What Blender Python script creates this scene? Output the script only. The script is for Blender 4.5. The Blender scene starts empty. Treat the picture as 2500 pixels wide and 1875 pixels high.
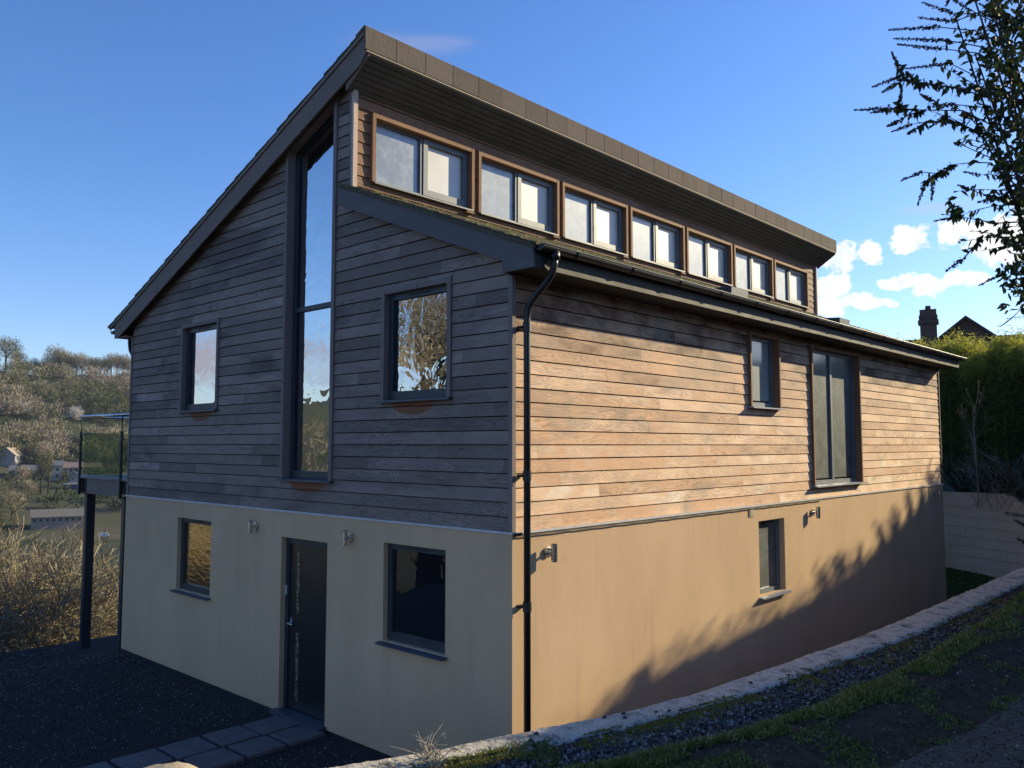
import bpy, math, random
from mathutils import Vector, Matrix, noise as mnoise
R = math.radians
scene = bpy.context.scene
COL = scene.collection

# ------------------------------------------------------------------ camera
CAM = (5.3584, -5.7966, 3.2953)
cam_d = bpy.data.cameras.new('camera'); cam = bpy.data.objects.new('camera', cam_d); COL.objects.link(cam)
rt = Vector((0.734077, 0.679066, 0.000552)); up = Vector((0.048983, -0.053762, 0.997352)); fw = Vector((-0.677297, 0.732106, 0.072729))
cam.matrix_world = Matrix(((rt.x, up.x, -fw.x, CAM[0]), (rt.y, up.y, -fw.y, CAM[1]), (rt.z, up.z, -fw.z, CAM[2]), (0, 0, 0, 1)))
cam_d.sensor_width = 36; cam_d.lens = 2029.5 / 2500 * 36; cam_d.clip_start = .05; cam_d.clip_end = 9000
scene.camera = cam

# ------------------------------------------------------------------ light, sky, exposure
SUN_TO = Vector((1, 2.6, 1.1)).normalized()
sun_d = bpy.data.lights.new('sun', 'SUN'); sun = bpy.data.objects.new('sun', sun_d); COL.objects.link(sun)
sun_d.energy = 4.55; sun_d.angle = R(.53); sun_d.color = (1, .86, .55)
sun.rotation_euler = SUN_TO.to_track_quat('Z', 'Y').to_euler()
SKY_STRENGTH = .132
scene.view_settings.view_transform = 'Standard'; scene.view_settings.look = 'None'
scene.view_settings.exposure = .76; scene.view_settings.gamma = 1; scene.view_settings.use_curve_mapping = False
scene.cycles.max_bounces = 6; scene.cycles.transparent_max_bounces = 12
scene.cycles.use_denoising = True
world = bpy.data.worlds.new('World'); scene.world = world; world.use_nodes = True


def N(nt, kind, **kw):
    n = nt.nodes.new('ShaderNode' + kind)
    for k, v in kw.items():
        if k.startswith('i_'):
            n.inputs[k[2:].replace('_', ' ')].default_value = v
        else:
            setattr(n, k, v)
    return n


def math_n(nt, op, a, b=None, c=None, clamp=False):
    n = nt.nodes.new('ShaderNodeMath'); n.operation = op; n.use_clamp = clamp
    for i, v in enumerate((a, b, c)):
        if v is None: continue
        if isinstance(v, (int, float)): n.inputs[i].default_value = v
        else: nt.links.new(v, n.inputs[i])
    return n.outputs[0]


def mixc(nt, fac, a, b, bt='MIX'):
    n = nt.nodes.new('ShaderNodeMix'); n.data_type = 'RGBA'; n.blend_type = bt
    for i, v in ((0, fac), (6, a), (7, b)):
        if isinstance(v, (int, float)): n.inputs[i].default_value = v
        elif isinstance(v, tuple): n.inputs[i].default_value = (*v[:3], 1)
        else: nt.links.new(v, n.inputs[i])
    return n.outputs[2]


def build_world():
    nt = world.node_tree; nt.nodes.clear()
    sky = N(nt, 'TexSky', sky_type='NISHITA', sun_disc=False)
    sky.sun_elevation = math.asin(SUN_TO.z); sky.sun_rotation = math.atan2(SUN_TO.x, SUN_TO.y)
    sky.altitude = 200; sky.air_density = 1.0; sky.dust_density = .35; sky.ozone_density = 2.2
    hs = N(nt, 'HueSaturation'); hs.inputs['Saturation'].default_value = 1.22; hs.inputs['Value'].default_value = .97
    nt.links.new(sky.outputs[0], hs.inputs['Color'])
    bg = N(nt, 'Background', i_Strength=SKY_STRENGTH); nt.links.new(mixc(nt, 1.0, hs.outputs[0], (.74, .775, .99), 'MULTIPLY'), bg.inputs[0])
    tc = N(nt, 'TexCoord'); sp = N(nt, 'SeparateXYZ'); nt.links.new(tc.outputs['Generated'], sp.inputs[0])
    az = math_n(nt, 'MULTIPLY', math_n(nt, 'ARCTAN2', math_n(nt, 'MULTIPLY', sp.outputs[0], -1), sp.outputs[1]), 57.2958)
    el = math_n(nt, 'MULTIPLY', math_n(nt, 'ARCSINE', sp.outputs[2]), 57.2958)
    cb = N(nt, 'CombineXYZ'); nt.links.new(az, cb.inputs[0]); nt.links.new(el, cb.inputs[1])
    # warp and billow noise, all in sky directions
    nz = N(nt, 'TexNoise'); nz.inputs['Scale'].default_value = .9; nz.inputs['Detail'].default_value = 7; nz.inputs['Roughness'].default_value = .62
    nt.links.new(cb.outputs[0], nz.inputs['Vector'])
    clouds = [  # azimuth left of +Y, elevation, half width, half height, brightness
        (20.9, 11.9, 1.15, .95), (21.5, 10.1, 1.3, .9), (20.3, 9.15, 1.2, .55), (19.2, 8.95, 1.3, .35), (22.5, 8.9, 2, .7),
        (19.16, 12.0, .85, .75), (16.9, 12.7, 1.3, .85), (17.5, 10.05, 1.2, .5), (15.9, 9.75, 1.3, .75), (14.2, 10.0, 1.3, .55), (13.2, 10.0, .8, .4),
        (14.3, 12.9, 1.3, .8), (12.6, 12.4, 1.3, 1.1), (11.2, 12.3, 1.8, 1.6), (11.6, 11.2, 1.2, .8), (18.0, 8.8, .5, .22), (9, 12, 3, 2),
        (-4, 13, 5, 1.5), (2, 9, 3, .8)]
    cur = None
    for a, e, rx, ry in clouds:
        m = nt.nodes.new('ShaderNodeVectorMath'); m.operation = 'SUBTRACT'; nt.links.new(cb.outputs[0], m.inputs[0]); m.inputs[1].default_value = (a, e, 0)
        m2 = nt.nodes.new('ShaderNodeVectorMath'); m2.operation = 'MULTIPLY'; nt.links.new(m.outputs[0], m2.inputs[0]); m2.inputs[1].default_value = (1 / rx, 1 / ry, 0)
        m3 = nt.nodes.new('ShaderNodeVectorMath'); m3.operation = 'LENGTH'; nt.links.new(m2.outputs[0], m3.inputs[0])
        o = m3.outputs['Value']
        if cur is None: cur = o
        else:
            s = nt.nodes.new('ShaderNodeMath'); s.operation = 'SMOOTH_MIN'; nt.links.new(cur, s.inputs[0]); nt.links.new(o, s.inputs[1]); s.inputs[2].default_value = .25; cur = s.outputs[0]
    dens = math_n(nt, 'SUBTRACT', math_n(nt, 'MULTIPLY_ADD', nz.outputs[0], 2.7, -.33), cur)
    mr = N(nt, 'MapRange', interpolation_type='SMOOTHSTEP'); nt.links.new(dens, mr.inputs[0]); mr.inputs[1].default_value = -.08; mr.inputs[2].default_value = .30
    # soft banded cloud in the western sky and a faint streak overhead
    def streak(a, e, rx, ry, k):
        m = nt.nodes.new('ShaderNodeVectorMath'); m.operation = 'SUBTRACT'; nt.links.new(cb.outputs[0], m.inputs[0]); m.inputs[1].default_value = (a, e, 0)
        m2 = nt.nodes.new('ShaderNodeVectorMath'); m2.operation = 'MULTIPLY'; nt.links.new(m.outputs[0], m2.inputs[0]); m2.inputs[1].default_value = (1 / rx, 1 / ry, 0)
        m3 = nt.nodes.new('ShaderNodeVectorMath'); m3.operation = 'LENGTH'; nt.links.new(m2.outputs[0], m3.inputs[0])
        n2 = N(nt, 'TexNoise'); n2.inputs['Scale'].default_value = .35; n2.inputs['Detail'].default_value = 5
        mp = nt.nodes.new('ShaderNodeVectorMath'); mp.operation = 'MULTIPLY'; nt.links.new(cb.outputs[0], mp.inputs[0]); mp.inputs[1].default_value = (.5, 2.5, 1)
        nt.links.new(mp.outputs[0], n2.inputs['Vector'])
        d = math_n(nt, 'SUBTRACT', math_n(nt, 'MULTIPLY', n2.outputs[0], 1.9), m3.outputs['Value'])
        r = N(nt, 'MapRange', interpolation_type='SMOOTHSTEP'); nt.links.new(d, r.inputs[0]); r.inputs[1].default_value = -.2; r.inputs[2].default_value = .9; r.inputs[4].default_value = k
        return r.outputs[0]
    st = math_n(nt, 'MAXIMUM', streak(118, 5.6, 14, 2.2, .8), math_n(nt, 'MAXIMUM', streak(49.5, 26.3, 5, .8, .22), streak(15, 14.5, 2.5, .5, .3)))
    # billow shading of the puffy clouds: a little greyer where the noise is dense underneath
    n3 = N(nt, 'TexNoise'); n3.inputs['Scale'].default_value = .8; n3.inputs['Detail'].default_value = 4
    sh = nt.nodes.new('ShaderNodeVectorMath'); sh.operation = 'ADD'; nt.links.new(cb.outputs[0], sh.inputs[0]); sh.inputs[1].default_value = (.3, .5, 3)
    nt.links.new(sh.outputs[0], n3.inputs['Vector'])
    cr = N(nt, 'ValToRGB'); nt.links.new(n3.outputs[0], cr.inputs[0])
    cr.color_ramp.elements[0].position = .38; cr.color_ramp.elements[0].color = (.97, .96, .93, 1)
    cr.color_ramp.elements[1].position = .62; cr.color_ramp.elements[1].color = (.70, .76, .86, 1)
    b2 = N(nt, 'Background', i_Strength=.76); nt.links.new(cr.outputs[0], b2.inputs[0])
    b3 = N(nt, 'Background', i_Strength=.55); b3.inputs[0].default_value = (.72, .62, .66, 1)
    m1 = N(nt, 'MixShader'); nt.links.new(st, m1.inputs[0]); nt.links.new(bg.outputs[0], m1.inputs[1]); nt.links.new(b3.outputs[0], m1.inputs[2])
    m2 = N(nt, 'MixShader'); nt.links.new(mr.outputs[0], m2.inputs[0]); nt.links.new(m1.outputs[0], m2.inputs[1]); nt.links.new(b2.outputs[0], m2.inputs[2])
    out = N(nt, 'OutputWorld'); nt.links.new(m2.outputs[0], out.inputs[0])


build_world()

# ------------------------------------------------------------------ helpers
rnd = random.Random(7)


class MB:
    """collects faces with a per-face tone colour; build() links them as one mesh object"""
    def __init__(s): s.v = []; s.f = []; s.t = []
    def add(s, vs, fs, tone=(.5, .5, .5)):
        o = len(s.v); s.v.extend(vs)
        for f in fs: s.f.append(tuple(i + o for i in f)); s.t.append(tone)
    def hexa(s, p, tone=(.5, .5, .5)):   # p: 8 points, bottom ring then top ring
        s.add(p, [(0, 3, 2, 1), (4, 5, 6, 7), (0, 1, 5, 4), (1, 2, 6, 5), (2, 3, 7, 6), (3, 0, 4, 7)], tone)
    def box(s, x0, x1, y0, y1, z0, z1, tone=(.5, .5, .5)):
        s.hexa([(x0, y0, z0), (x1, y0, z0), (x1, y1, z0), (x0, y1, z0), (x0, y0, z1), (x1, y0, z1), (x1, y1, z1), (x0, y1, z1)], tone)
    def fbox(s, F, u0, u1, d0, d1, z0, z1, tone=(.5, .5, .5)):
        s.hexa([F(u0, d0, z0), F(u1, d0, z0), F(u1, d1, z0), F(u0, d1, z0), F(u0, d0, z1), F(u1, d0, z1), F(u1, d1, z1), F(u0, d1, z1)], tone)
    def fprism(s, F, poly, d0, d1, tone=(.5, .5, .5)):
        n = len(poly); vs = [F(u, d0, z) for u, z in poly] + [F(u, d1, z) for u, z in poly]
        fs = [tuple(range(n - 1, -1, -1)), tuple(range(n, 2 * n))] + [(i, (i + 1) % n, n + (i + 1) % n, n + i) for i in range(n)]
        s.add(vs, fs, tone)
    def tube(s, pts, rad, n=8, tone=(.5, .5, .5), cap=True):
        pts = [Vector(p) for p in pts]; k = len(pts)
        if isinstance(rad, (int, float)): rad = [rad] * k
        o = len(s.v); prev = None
        for i, p in enumerate(pts):
            d = (pts[min(i + 1, k - 1)] - pts[max(i - 1, 0)])
            if d.length < 1e-9: d = Vector((0, 0, 1))
            d.normalize()
            if prev is None: a = d.orthogonal().normalized()
            else:
                a = prev - d * prev.dot(d); a = a.normalized() if a.length > 1e-6 else d.orthogonal().normalized()
            prev = a; b = d.cross(a)
            for j in range(n):
                t = 2 * math.pi * j / n; s.v.append(tuple(p + (a * math.cos(t) + b * math.sin(t)) * rad[i]))
        for i in range(k - 1):
            for j in range(n):
                s.f.append((o + i * n + j, o + i * n + (j + 1) % n, o + (i + 1) * n + (j + 1) % n, o + (i + 1) * n + j)); s.t.append(tone)
        if cap and n > 2:
            s.f.append(tuple(o + j for j in range(n - 1, -1, -1))); s.t.append(tone)
            s.f.append(tuple(o + (k - 1) * n + j for j in range(n))); s.t.append(tone)
    def build(s, name, m, parent=None, smooth=False, loc=None):
        me = bpy.data.meshes.new(name); me.from_pydata([tuple(v) for v in s.v], [], s.f); me.materials.append(m)
        ca = me.color_attributes.new('tone', 'FLOAT_COLOR', 'CORNER')
        arr = []
        for p, t in zip(me.polygons, s.t): arr.extend((*t, 1.0) * len(p.vertices))
        ca.data.foreach_set('color', arr)
        if smooth: me.polygons.foreach_set('use_smooth', [True] * len(me.polygons))
        me.update()
        o = bpy.data.objects.new(name, me); COL.objects.link(o)
        if parent: o.parent = parent
        if loc: o.location = loc
        return o


def tag(o, label=None, cat=None, group=None, kind=None):
    for k, v in (('label', label), ('category', cat), ('group', group), ('kind', kind)):
        if v: o[k] = v
    return o


def thing(name, label, cat, loc=(0, 0, 0), group=None):
    o = bpy.data.objects.new(name, None); COL.objects.link(o); o.location = loc; o.empty_display_size = .2
    return tag(o, label, cat, group)


def dup(root, loc, rz=0, sc=1, label=None, group=None):
    r = root.copy(); COL.objects.link(r); r.location = loc; r.rotation_euler = (0, 0, rz)
    r.scale = (sc, sc, sc) if isinstance(sc, (int, float)) else sc
    if label: r['label'] = label
    if group: r['group'] = group
    for ch in list(root.children):
        c = ch.copy(); COL.objects.link(c); c.parent = r
        for g in list(ch.children):
            e = g.copy(); COL.objects.link(e); e.parent = c
    return r


# ------------------------------------------------------------------ materials
def newmat(name):
    m = bpy.data.materials.new(name); m.use_nodes = True; nt = m.node_tree; nt.nodes.clear()
    out = N(nt, 'OutputMaterial'); p = N(nt, 'BsdfPrincipled'); nt.links.new(p.outputs[0], out.inputs[0])
    return m, nt, p, out


def ramp(nt, fac, stops):
    r = N(nt, 'ValToRGB'); e = r.color_ramp.elements
    e[0].position = stops[0][0]; e[0].color = (*stops[0][1], 1)
    e[1].position = stops[-1][0]; e[1].color = (*stops[-1][1], 1)
    for p, c in stops[1:-1]:
        x = e.new(p); x.color = (*c, 1)
    nt.links.new(fac, r.inputs[0]); return r.outputs[0]


def noise_n(nt, vec, scale, detail=4, rough=.55, dist=0, mul=None, add=None):
    if mul or add is not None:
        mp = nt.nodes.new('ShaderNodeMapping'); mp.vector_type = 'POINT'
        if mul: mp.inputs['Scale'].default_value = mul
        if add is not None: nt.links.new(add, mp.inputs['Location'])
        nt.links.new(vec, mp.inputs['Vector']); vec = mp.outputs[0]
    n = N(nt, 'TexNoise'); n.inputs['Scale'].default_value = scale; n.inputs['Detail'].default_value = detail
    n.inputs['Roughness'].default_value = rough; n.inputs['Distortion'].default_value = dist
    nt.links.new(vec, n.inputs['Vector']); return n.outputs[0]


def bump(nt, p, h, strength, dist=.01):
    b = N(nt, 'Bump'); b.inputs['Strength'].default_value = strength; b.inputs['Distance'].default_value = dist
    nt.links.new(h, b.inputs['Height']); nt.links.new(b.outputs[0], p.inputs['Normal'])


def simple(name, col, rough=.6, var=.12, scale=8, bmp=0, bscale=60, metal=0, spec=.5, coat=0, bdist=.004):
    m, nt, p, out = newmat(name); tc = N(nt, 'TexCoord')
    n = noise_n(nt, tc.outputs['Object'], scale, 6)
    lo = tuple(c * (1 - var) for c in col); hi = tuple(min(1, c * (1 + var)) for c in col)
    nt.links.new(ramp(nt, n, [(.3, lo), (.7, hi)]), p.inputs['Base Color'])
    rr = math_n(nt, 'MULTIPLY_ADD', n, .2, rough - .1, clamp=True); nt.links.new(rr, p.inputs['Roughness'])
    p.inputs['Metallic'].default_value = metal; p.inputs['Specular IOR Level'].default_value = spec
    p.inputs['Coat Weight'].default_value = coat
    if bmp: bump(nt, p, noise_n(nt, tc.outputs['Object'], bscale, 5), bmp, bdist)
    return m


def wood(name, stops, axis, grain=.55, patches=(), stain=(0, 0, 0), stainamt=0, rough=.75, contrast=1.0, weather=None):
    """timber boards: tone.r picks the board's colour, tone.g shifts its grain; axis = direction the grain runs"""
    m, nt, p, out = newmat(name); tc = N(nt, 'TexCoord'); at = N(nt, 'Attribute', attribute_name='tone')
    sp = N(nt, 'SeparateColor'); nt.links.new(at.outputs['Color'], sp.inputs[0])
    off = N(nt, 'CombineXYZ')
    for i in range(3): nt.links.new(math_n(nt, 'MULTIPLY', sp.outputs[1], (37.0, 19.0, 53.0)[i]), off.inputs[i])
    sc = [9, 9, 9]; sc[axis] = 1.1
    ob = tc.outputs['Object']
    fld = noise_n(nt, ob, 1.0, 2, .4, .5, tuple(sc), off.outputs[0])
    rings = math_n(nt, 'PINGPONG', math_n(nt, 'MULTIPLY', fld, 16), .5)
    ringm = N(nt, 'MapRange', interpolation_type='SMOOTHSTEP'); nt.links.new(rings, ringm.inputs[0]); ringm.inputs[1].default_value = .02; ringm.inputs[2].default_value = .3
    sc2 = [70, 70, 70]; sc2[axis] = 2.5
    fine = noise_n(nt, ob, 1.0, 3, .6, 0, tuple(sc2), off.outputs[0])
    sc3 = [3.2, 3.2, 3.2]; sc3[axis] = 1.3
    pat = noise_n(nt, ob, 1.0, 4, .6, .4, tuple(sc3), off.outputs[0])
    t = math_n(nt, 'ADD', math_n(nt, 'MULTIPLY', sp.outputs[0], .62), math_n(nt, 'MULTIPLY_ADD', pat, 1.0, -.31))
    base = ramp(nt, t, stops)
    g = math_n(nt, 'MULTIPLY_ADD', ringm.outputs[0], .30 * contrast, 1 - .30 * contrast)
    g2 = math_n(nt, 'MULTIPLY_ADD', fine, .55 * contrast, 1 - .29 * contrast)
    gg = math_n(nt, 'MULTIPLY', g, g2)
    # only some boards show strong cathedral grain
    sel = N(nt, 'MapRange'); nt.links.new(sp.outputs[2], sel.inputs[0]); sel.inputs[1].default_value = .25; sel.inputs[2].default_value = .8; sel.inputs[3].default_value = .25; sel.inputs[4].default_value = 1
    cg = N(nt, 'CombineColor')
    for i in range(3): nt.links.new(gg, cg.inputs[i])
    col = mixc(nt, sel.outputs[0], base, mixc(nt, 1.0, base, cg.outputs[0], 'MULTIPLY'))
    # knots
    vo = N(nt, 'TexVoronoi'); vo.inputs['Scale'].default_value = 1
    mp = nt.nodes.new('ShaderNodeMapping'); s4 = [6, 6, 6]; s4[axis] = 1.6; mp.inputs['Scale'].default_value = s4; nt.links.new(ob, mp.inputs['Vector']); nt.links.new(off.outputs[0], mp.inputs['Location']); nt.links.new(mp.outputs[0], vo.inputs['Vector'])
    kn = N(nt, 'MapRange', interpolation_type='SMOOTHSTEP'); nt.links.new(vo.outputs['Distance'], kn.inputs[0]); kn.inputs[1].default_value = .1; kn.inputs[2].default_value = .02; kn.inputs[4].default_value = .6
    col = mixc(nt, kn.outputs[0], col, tuple(c * .35 for c in stops[1][1]))
    if weather:   # extra long weather stains
        wn = noise_n(nt, ob, weather[0], 5, .6, .8, weather[2]); wr = N(nt, 'MapRange', interpolation_type='SMOOTHSTEP'); nt.links.new(wn, wr.inputs[0]); wr.inputs[1].default_value = .5; wr.inputs[2].default_value = .7; wr.inputs[4].default_value = weather[3]
        col = mixc(nt, wr.outputs[0], col, weather[1])
    for (cx, cz, rx, rz) in patches:  # bare sheltered timber right below a window sill
        s2 = N(nt, 'SeparateXYZ'); nt.links.new(ob, s2.inputs[0])
        a = math_n(nt, 'POWER', math_n(nt, 'ABSOLUTE', math_n(nt, 'DIVIDE', math_n(nt, 'SUBTRACT', s2.outputs[0], cx), rx)), 2)
        b = math_n(nt, 'POWER', math_n(nt, 'ABSOLUTE', math_n(nt, 'DIVIDE', math_n(nt, 'SUBTRACT', s2.outputs[2], cz), rz)), 2)
        d = math_n(nt, 'ADD', math_n(nt, 'ADD', a, b), math_n(nt, 'MULTIPLY_ADD', pat, .9, -.45))
        k = N(nt, 'MapRange', interpolation_type='SMOOTHSTEP'); nt.links.new(d, k.inputs[0]); k.inputs[1].default_value = 1.1; k.inputs[2].default_value = .75; k.inputs[4].default_value = .9
        col = mixc(nt, k.outputs[0], col, mixc(nt, fine, (.10, .035, .015), (.34, .13, .05)))
    nt.links.new(col, p.inputs['Base Color']); p.inputs['Roughness'].default_value = rough; p.inputs['Specular IOR Level'].default_value = .3
    bump(nt, p, math_n(nt, 'ADD', fine, math_n(nt, 'MULTIPLY', ringm.outputs[0], .5)), .35, .003)
    return m


M = {}
warm = [(0, (.09, .043, .025)), (.13, (.22, .12, .07)), (.28, (.46, .285, .18)), (.42, (.58, .355, .215)), (.54, (.70, .405, .23)), (.64, (.67, .455, .305)), (.76, (.82, .53, .325)), (.88, (.85, .64, .46)), (1, (.92, .76, .60))]  # darkest stops carry the eave shade painted on the top boards
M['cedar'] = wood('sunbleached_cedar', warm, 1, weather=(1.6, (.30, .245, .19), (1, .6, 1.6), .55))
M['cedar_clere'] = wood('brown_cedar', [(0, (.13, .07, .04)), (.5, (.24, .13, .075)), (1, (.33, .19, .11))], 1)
grey = [(0, (.155, .113, .092)), (.3, (.20, .148, .122)), (.55, (.25, .184, .152)), (.8, (.31, .232, .192)), (1, (.41, .315, .265))]
M['grey_cedar'] = wood('weathered_grey_cedar', grey, 0, patches=((-6.2, 3.77, .33, .13), (-3.43, 2.845, .42, .14), (-1.47, 3.74, .36, .13)), contrast=1.15, weather=(.9, (.10, .07, .062), (.5, 1, 1.7), .8))
M['grey_trim'] = wood('grey_painted_timber', [(0, (.17, .13, .115)), (.5, (.22, .17, .15)), (1, (.28, .22, .195))], 2, contrast=.5)
M['barge'] = wood('grey_barge_board', [(0, (.17, .125, .10)), (.5, (.215, .16, .13)), (1, (.26, .2, .165))], 0, contrast=.5)
M['barge_blue'] = wood('slate_barge_board', [(0, (.11, .098, .10)), (.5, (.14, .125, .125)), (1, (.17, .152, .15))], 0, contrast=.45)
M['warm_trim_v'] = wood('oiled_cedar_trim', [(0, (.17, .085, .045)), (.5, (.25, .13, .07)), (1, (.34, .19, .11))], 2, contrast=.6)
M['warm_trim_h'] = wood('oiled_cedar_trim_long', [(0, (.17, .085, .045)), (.5, (.25, .13, .07)), (1, (.34, .19, .11))], 1, contrast=.6)
M['post_lit'] = wood('painted_sunlit_board', [(0, (.46, .33, .26)), (.5, (.55, .41, .33)), (1, (.62, .48, .38))], 2, contrast=.4)  # paler copy of the trim wood, sunlight put into its colour
M['backing'] = simple('dark_membrane', (.012, .010, .009), .9)
M['frame'] = simple('anthracite_frame', (.028, .034, .042), .45, .1, 3)
M['frame_grey'] = simple('mid_grey_frame', (.135, .15, .17), .5, .08, 3)
M['sill'] = simple('slate_grey_sill', (.05, .065, .09), .42, .15, 5)
M['sill_light'] = simple('dusty_grey_sill', (.25, .27, .3), .5, .12, 6)
M['gutter'] = simple('black_gutter', (.012, .014, .017), .42, .2, 5)
M['steel'] = simple('brushed_steel', (.55, .54, .53), .28, .08, 30, metal=1)
M['batten'] = simple('tan_batten', (.34, .26, .19), .7, .25, 8)
M['trim_white'] = simple('pale_bead', (.55, .52, .50), .5, .15, 20)
M['fascia'] = simple('dark_stained_fascia', (.018, .013, .010), .7, .3, 4, .2, 30)
M['soffit'] = simple('charcoal_soffit', (.075, .075, .07), .6, .25, 3, .15, 40)
M['black'] = simple('black_rubber', (.008, .008, .009), .6)
M['vent'] = simple('cream_plastic', (.5, .42, .28), .5, .1, 30)


def render_mat():
    m, nt, p, out = newmat('sand_render'); tc = N(nt, 'TexCoord'); ob = tc.outputs['Object']
    n1 = noise_n(nt, ob, 1.3, 5, .6, .3, (1, 1, .45)); n2 = noise_n(nt, ob, 140, 4, .7); n3 = noise_n(nt, ob, .8, 5, .65)
    c = ramp(nt, n1, [(.25, (.54, .37, .215)), (.5, (.62, .42, .245)), (.75, (.70, .475, .285))])
    c = mixc(nt, math_n(nt, 'MULTIPLY', n3, .5), c, (.55, .38, .24))
    # drips
    dr = noise_n(nt, ob, 1, 4, .6, .2, (5, 5, .5)); k = N(nt, 'MapRange', interpolation_type='SMOOTHSTEP'); nt.links.new(dr, k.inputs[0]); k.inputs[1].default_value = .56; k.inputs[2].default_value = .75; k.inputs[4].default_value = .26
    c = mixc(nt, k.outputs[0], c, (.38, .27, .19))
    k2 = N(nt, 'MapRange', interpolation_type='SMOOTHSTEP'); nt.links.new(n2, k2.inputs[0]); k2.inputs[1].default_value = .3; k2.inputs[2].default_value = .15; k2.inputs[4].default_value = .35
    c = mixc(nt, k2.outputs[0], c, (.30, .23, .16))
    nt.links.new(c, p.inputs['Base Color']); p.inputs['Roughness'].default_value = .9; p.inputs['Specular IOR Level'].default_value = .2
    bump(nt, p, noise_n(nt, ob, 95, 5, .75), .55, .008)
    return m


M['render'] = render_mat()


def glass_mat(name, refl, dark=(.006, .007, .009), wav=.02, wscale=2.2, tint=(1, 1, 1), wm=(1, 1, 1), rough=.0):
    """coated double glazing over a dark room: mirror share rises with angle"""
    m, nt, p, out = newmat(name); nt.nodes.remove(p); tc = N(nt, 'TexCoord')
    g = N(nt, 'BsdfGlossy'); g.inputs['Roughness'].default_value = rough; g.inputs['Color'].default_value = (*tint, 1)
    d = N(nt, 'BsdfDiffuse'); d.inputs['Color'].default_value = (*dark, 1)
    lw = N(nt, 'LayerWeight'); lw.inputs['Blend'].default_value = .3
    f = math_n(nt, 'MULTIPLY_ADD', lw.outputs['Facing'], .3, refl, clamp=True)
    mx = N(nt, 'MixShader'); nt.links.new(f, mx.inputs[0]); nt.links.new(d.outputs[0], mx.inputs[1]); nt.links.new(g.outputs[0], mx.inputs[2]); nt.links.new(mx.outputs[0], out.inputs[0])
    if wav:
        b = N(nt, 'Bump'); b.inputs['Strength'].default_value = 1; b.inputs['Distance'].default_value = wav
        nt.links.new(noise_n(nt, tc.outputs['Object'], wscale, 2, .5, .6, wm), b.inputs['Height']); nt.links.new(b.outputs[0], g.inputs['Normal'])
    return m


M['glass'] = glass_mat('window_glass', .46, wav=.004, wscale=3)
M['glass_wavy'] = glass_mat('rippled_window_glass', .42, wav=.0035, wscale=6)
M['glass_gold_tint'] = glass_mat('rippled_low_window_glass', .6, wav=.006, wscale=7, wm=(1, 1, 2.2), tint=(1, .85, .62))  # tint puts the golden scrub reflection into the glass colour
M['glass_dark'] = glass_mat('dark_window_glass', .12, wav=.003)


def frosted(name, col, gl, noisecol=None, rough=.12):
    """misted pane in front of a blind: diffuse with a weak soft reflection"""
    m, nt, p, out = newmat(name); tc = N(nt, 'TexCoord'); ob = tc.outputs['Object']
    n = noise_n(nt, ob, 5, 6, .65); n2 = noise_n(nt, ob, 40, 4, .6)
    n0 = noise_n(nt, ob, .75, 2)
    c = mixc(nt, math_n(nt, 'ADD', math_n(nt, 'MULTIPLY', n, .5), math_n(nt, 'MULTIPLY_ADD', n0, 1.6, -.55), clamp=True), tuple(x * .62 for x in col), tuple(min(1, x * 1.2) for x in col))
    if noisecol:
        k = N(nt, 'MapRange', interpolation_type='SMOOTHSTEP'); nt.links.new(n, k.inputs[0]); k.inputs[1].default_value = .42; k.inputs[2].default_value = .62; c = mixc(nt, k.outputs[0], c, noisecol)
    nt.links.new(mixc(nt, math_n(nt, 'MULTIPLY', n2, .3), c, tuple(x * .6 for x in col)), p.inputs['Base Color'])
    p.inputs['Roughness'].default_value = .6; p.inputs['Specular IOR Level'].default_value = .3
    g = N(nt, 'BsdfGlossy'); g.inputs['Roughness'].default_value = rough
    mx = N(nt, 'MixShader'); mx.inputs[0].default_value = gl
    nt.links.new(p.outputs[0], mx.inputs[1]); nt.links.new(g.outputs[0], mx.inputs[2]); nt.links.new(mx.outputs[0], out.inputs[0])
    return m


M['mist_left'] = frosted('misted_glass', (.17, .21, .245), .15, (.27, .30, .31), .2)
M['mist_right'] = frosted('blind_behind_glass', (.66, .62, .56), .10, None, .3)
M['mist_green'] = frosted('pale_green_blind', (.30, .33, .31), .15)
M['mist_dark'] = frosted('net_curtain_behind_glass', (.10, .115, .105), .18, (.16, .175, .165))


def tile_mat(name, a, b, moss, amt):
    m, nt, p, out = newmat(name); tc = N(nt, 'TexCoord'); ob = tc.outputs['Object']; at = N(nt, 'Attribute', attribute_name='tone')
    sp = N(nt, 'SeparateColor'); nt.links.new(at.outputs['Color'], sp.inputs[0])
    n = noise_n(nt, ob, 3, 6, .65); n2 = noise_n(nt, ob, 22, 5, .7)
    t = math_n(nt, 'ADD', math_n(nt, 'MULTIPLY', sp.outputs[0], .4), math_n(nt, 'MULTIPLY', n, .6))
    c = mixc(nt, t, a, b)
    k = N(nt, 'MapRange', interpolation_type='SMOOTHSTEP'); nt.links.new(math_n(nt, 'ADD', math_n(nt, 'MULTIPLY', n2, .6), math_n(nt, 'MULTIPLY', n, .4)), k.inputs[0]); k.inputs[1].default_value = .62 - amt * .3; k.inputs[2].default_value = .8 - amt * .3
    c = mixc(nt, k.outputs[0], c, moss)
    nt.links.new(c, p.inputs['Base Color']); p.inputs['Roughness'].default_value = .9; p.inputs['Specular IOR Level'].default_value = .2
    bump(nt, p, math_n(nt, 'ADD', n2, math_n(nt, 'MULTIPLY', k.outputs[0], .7)), .7, .012)
    return m


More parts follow.
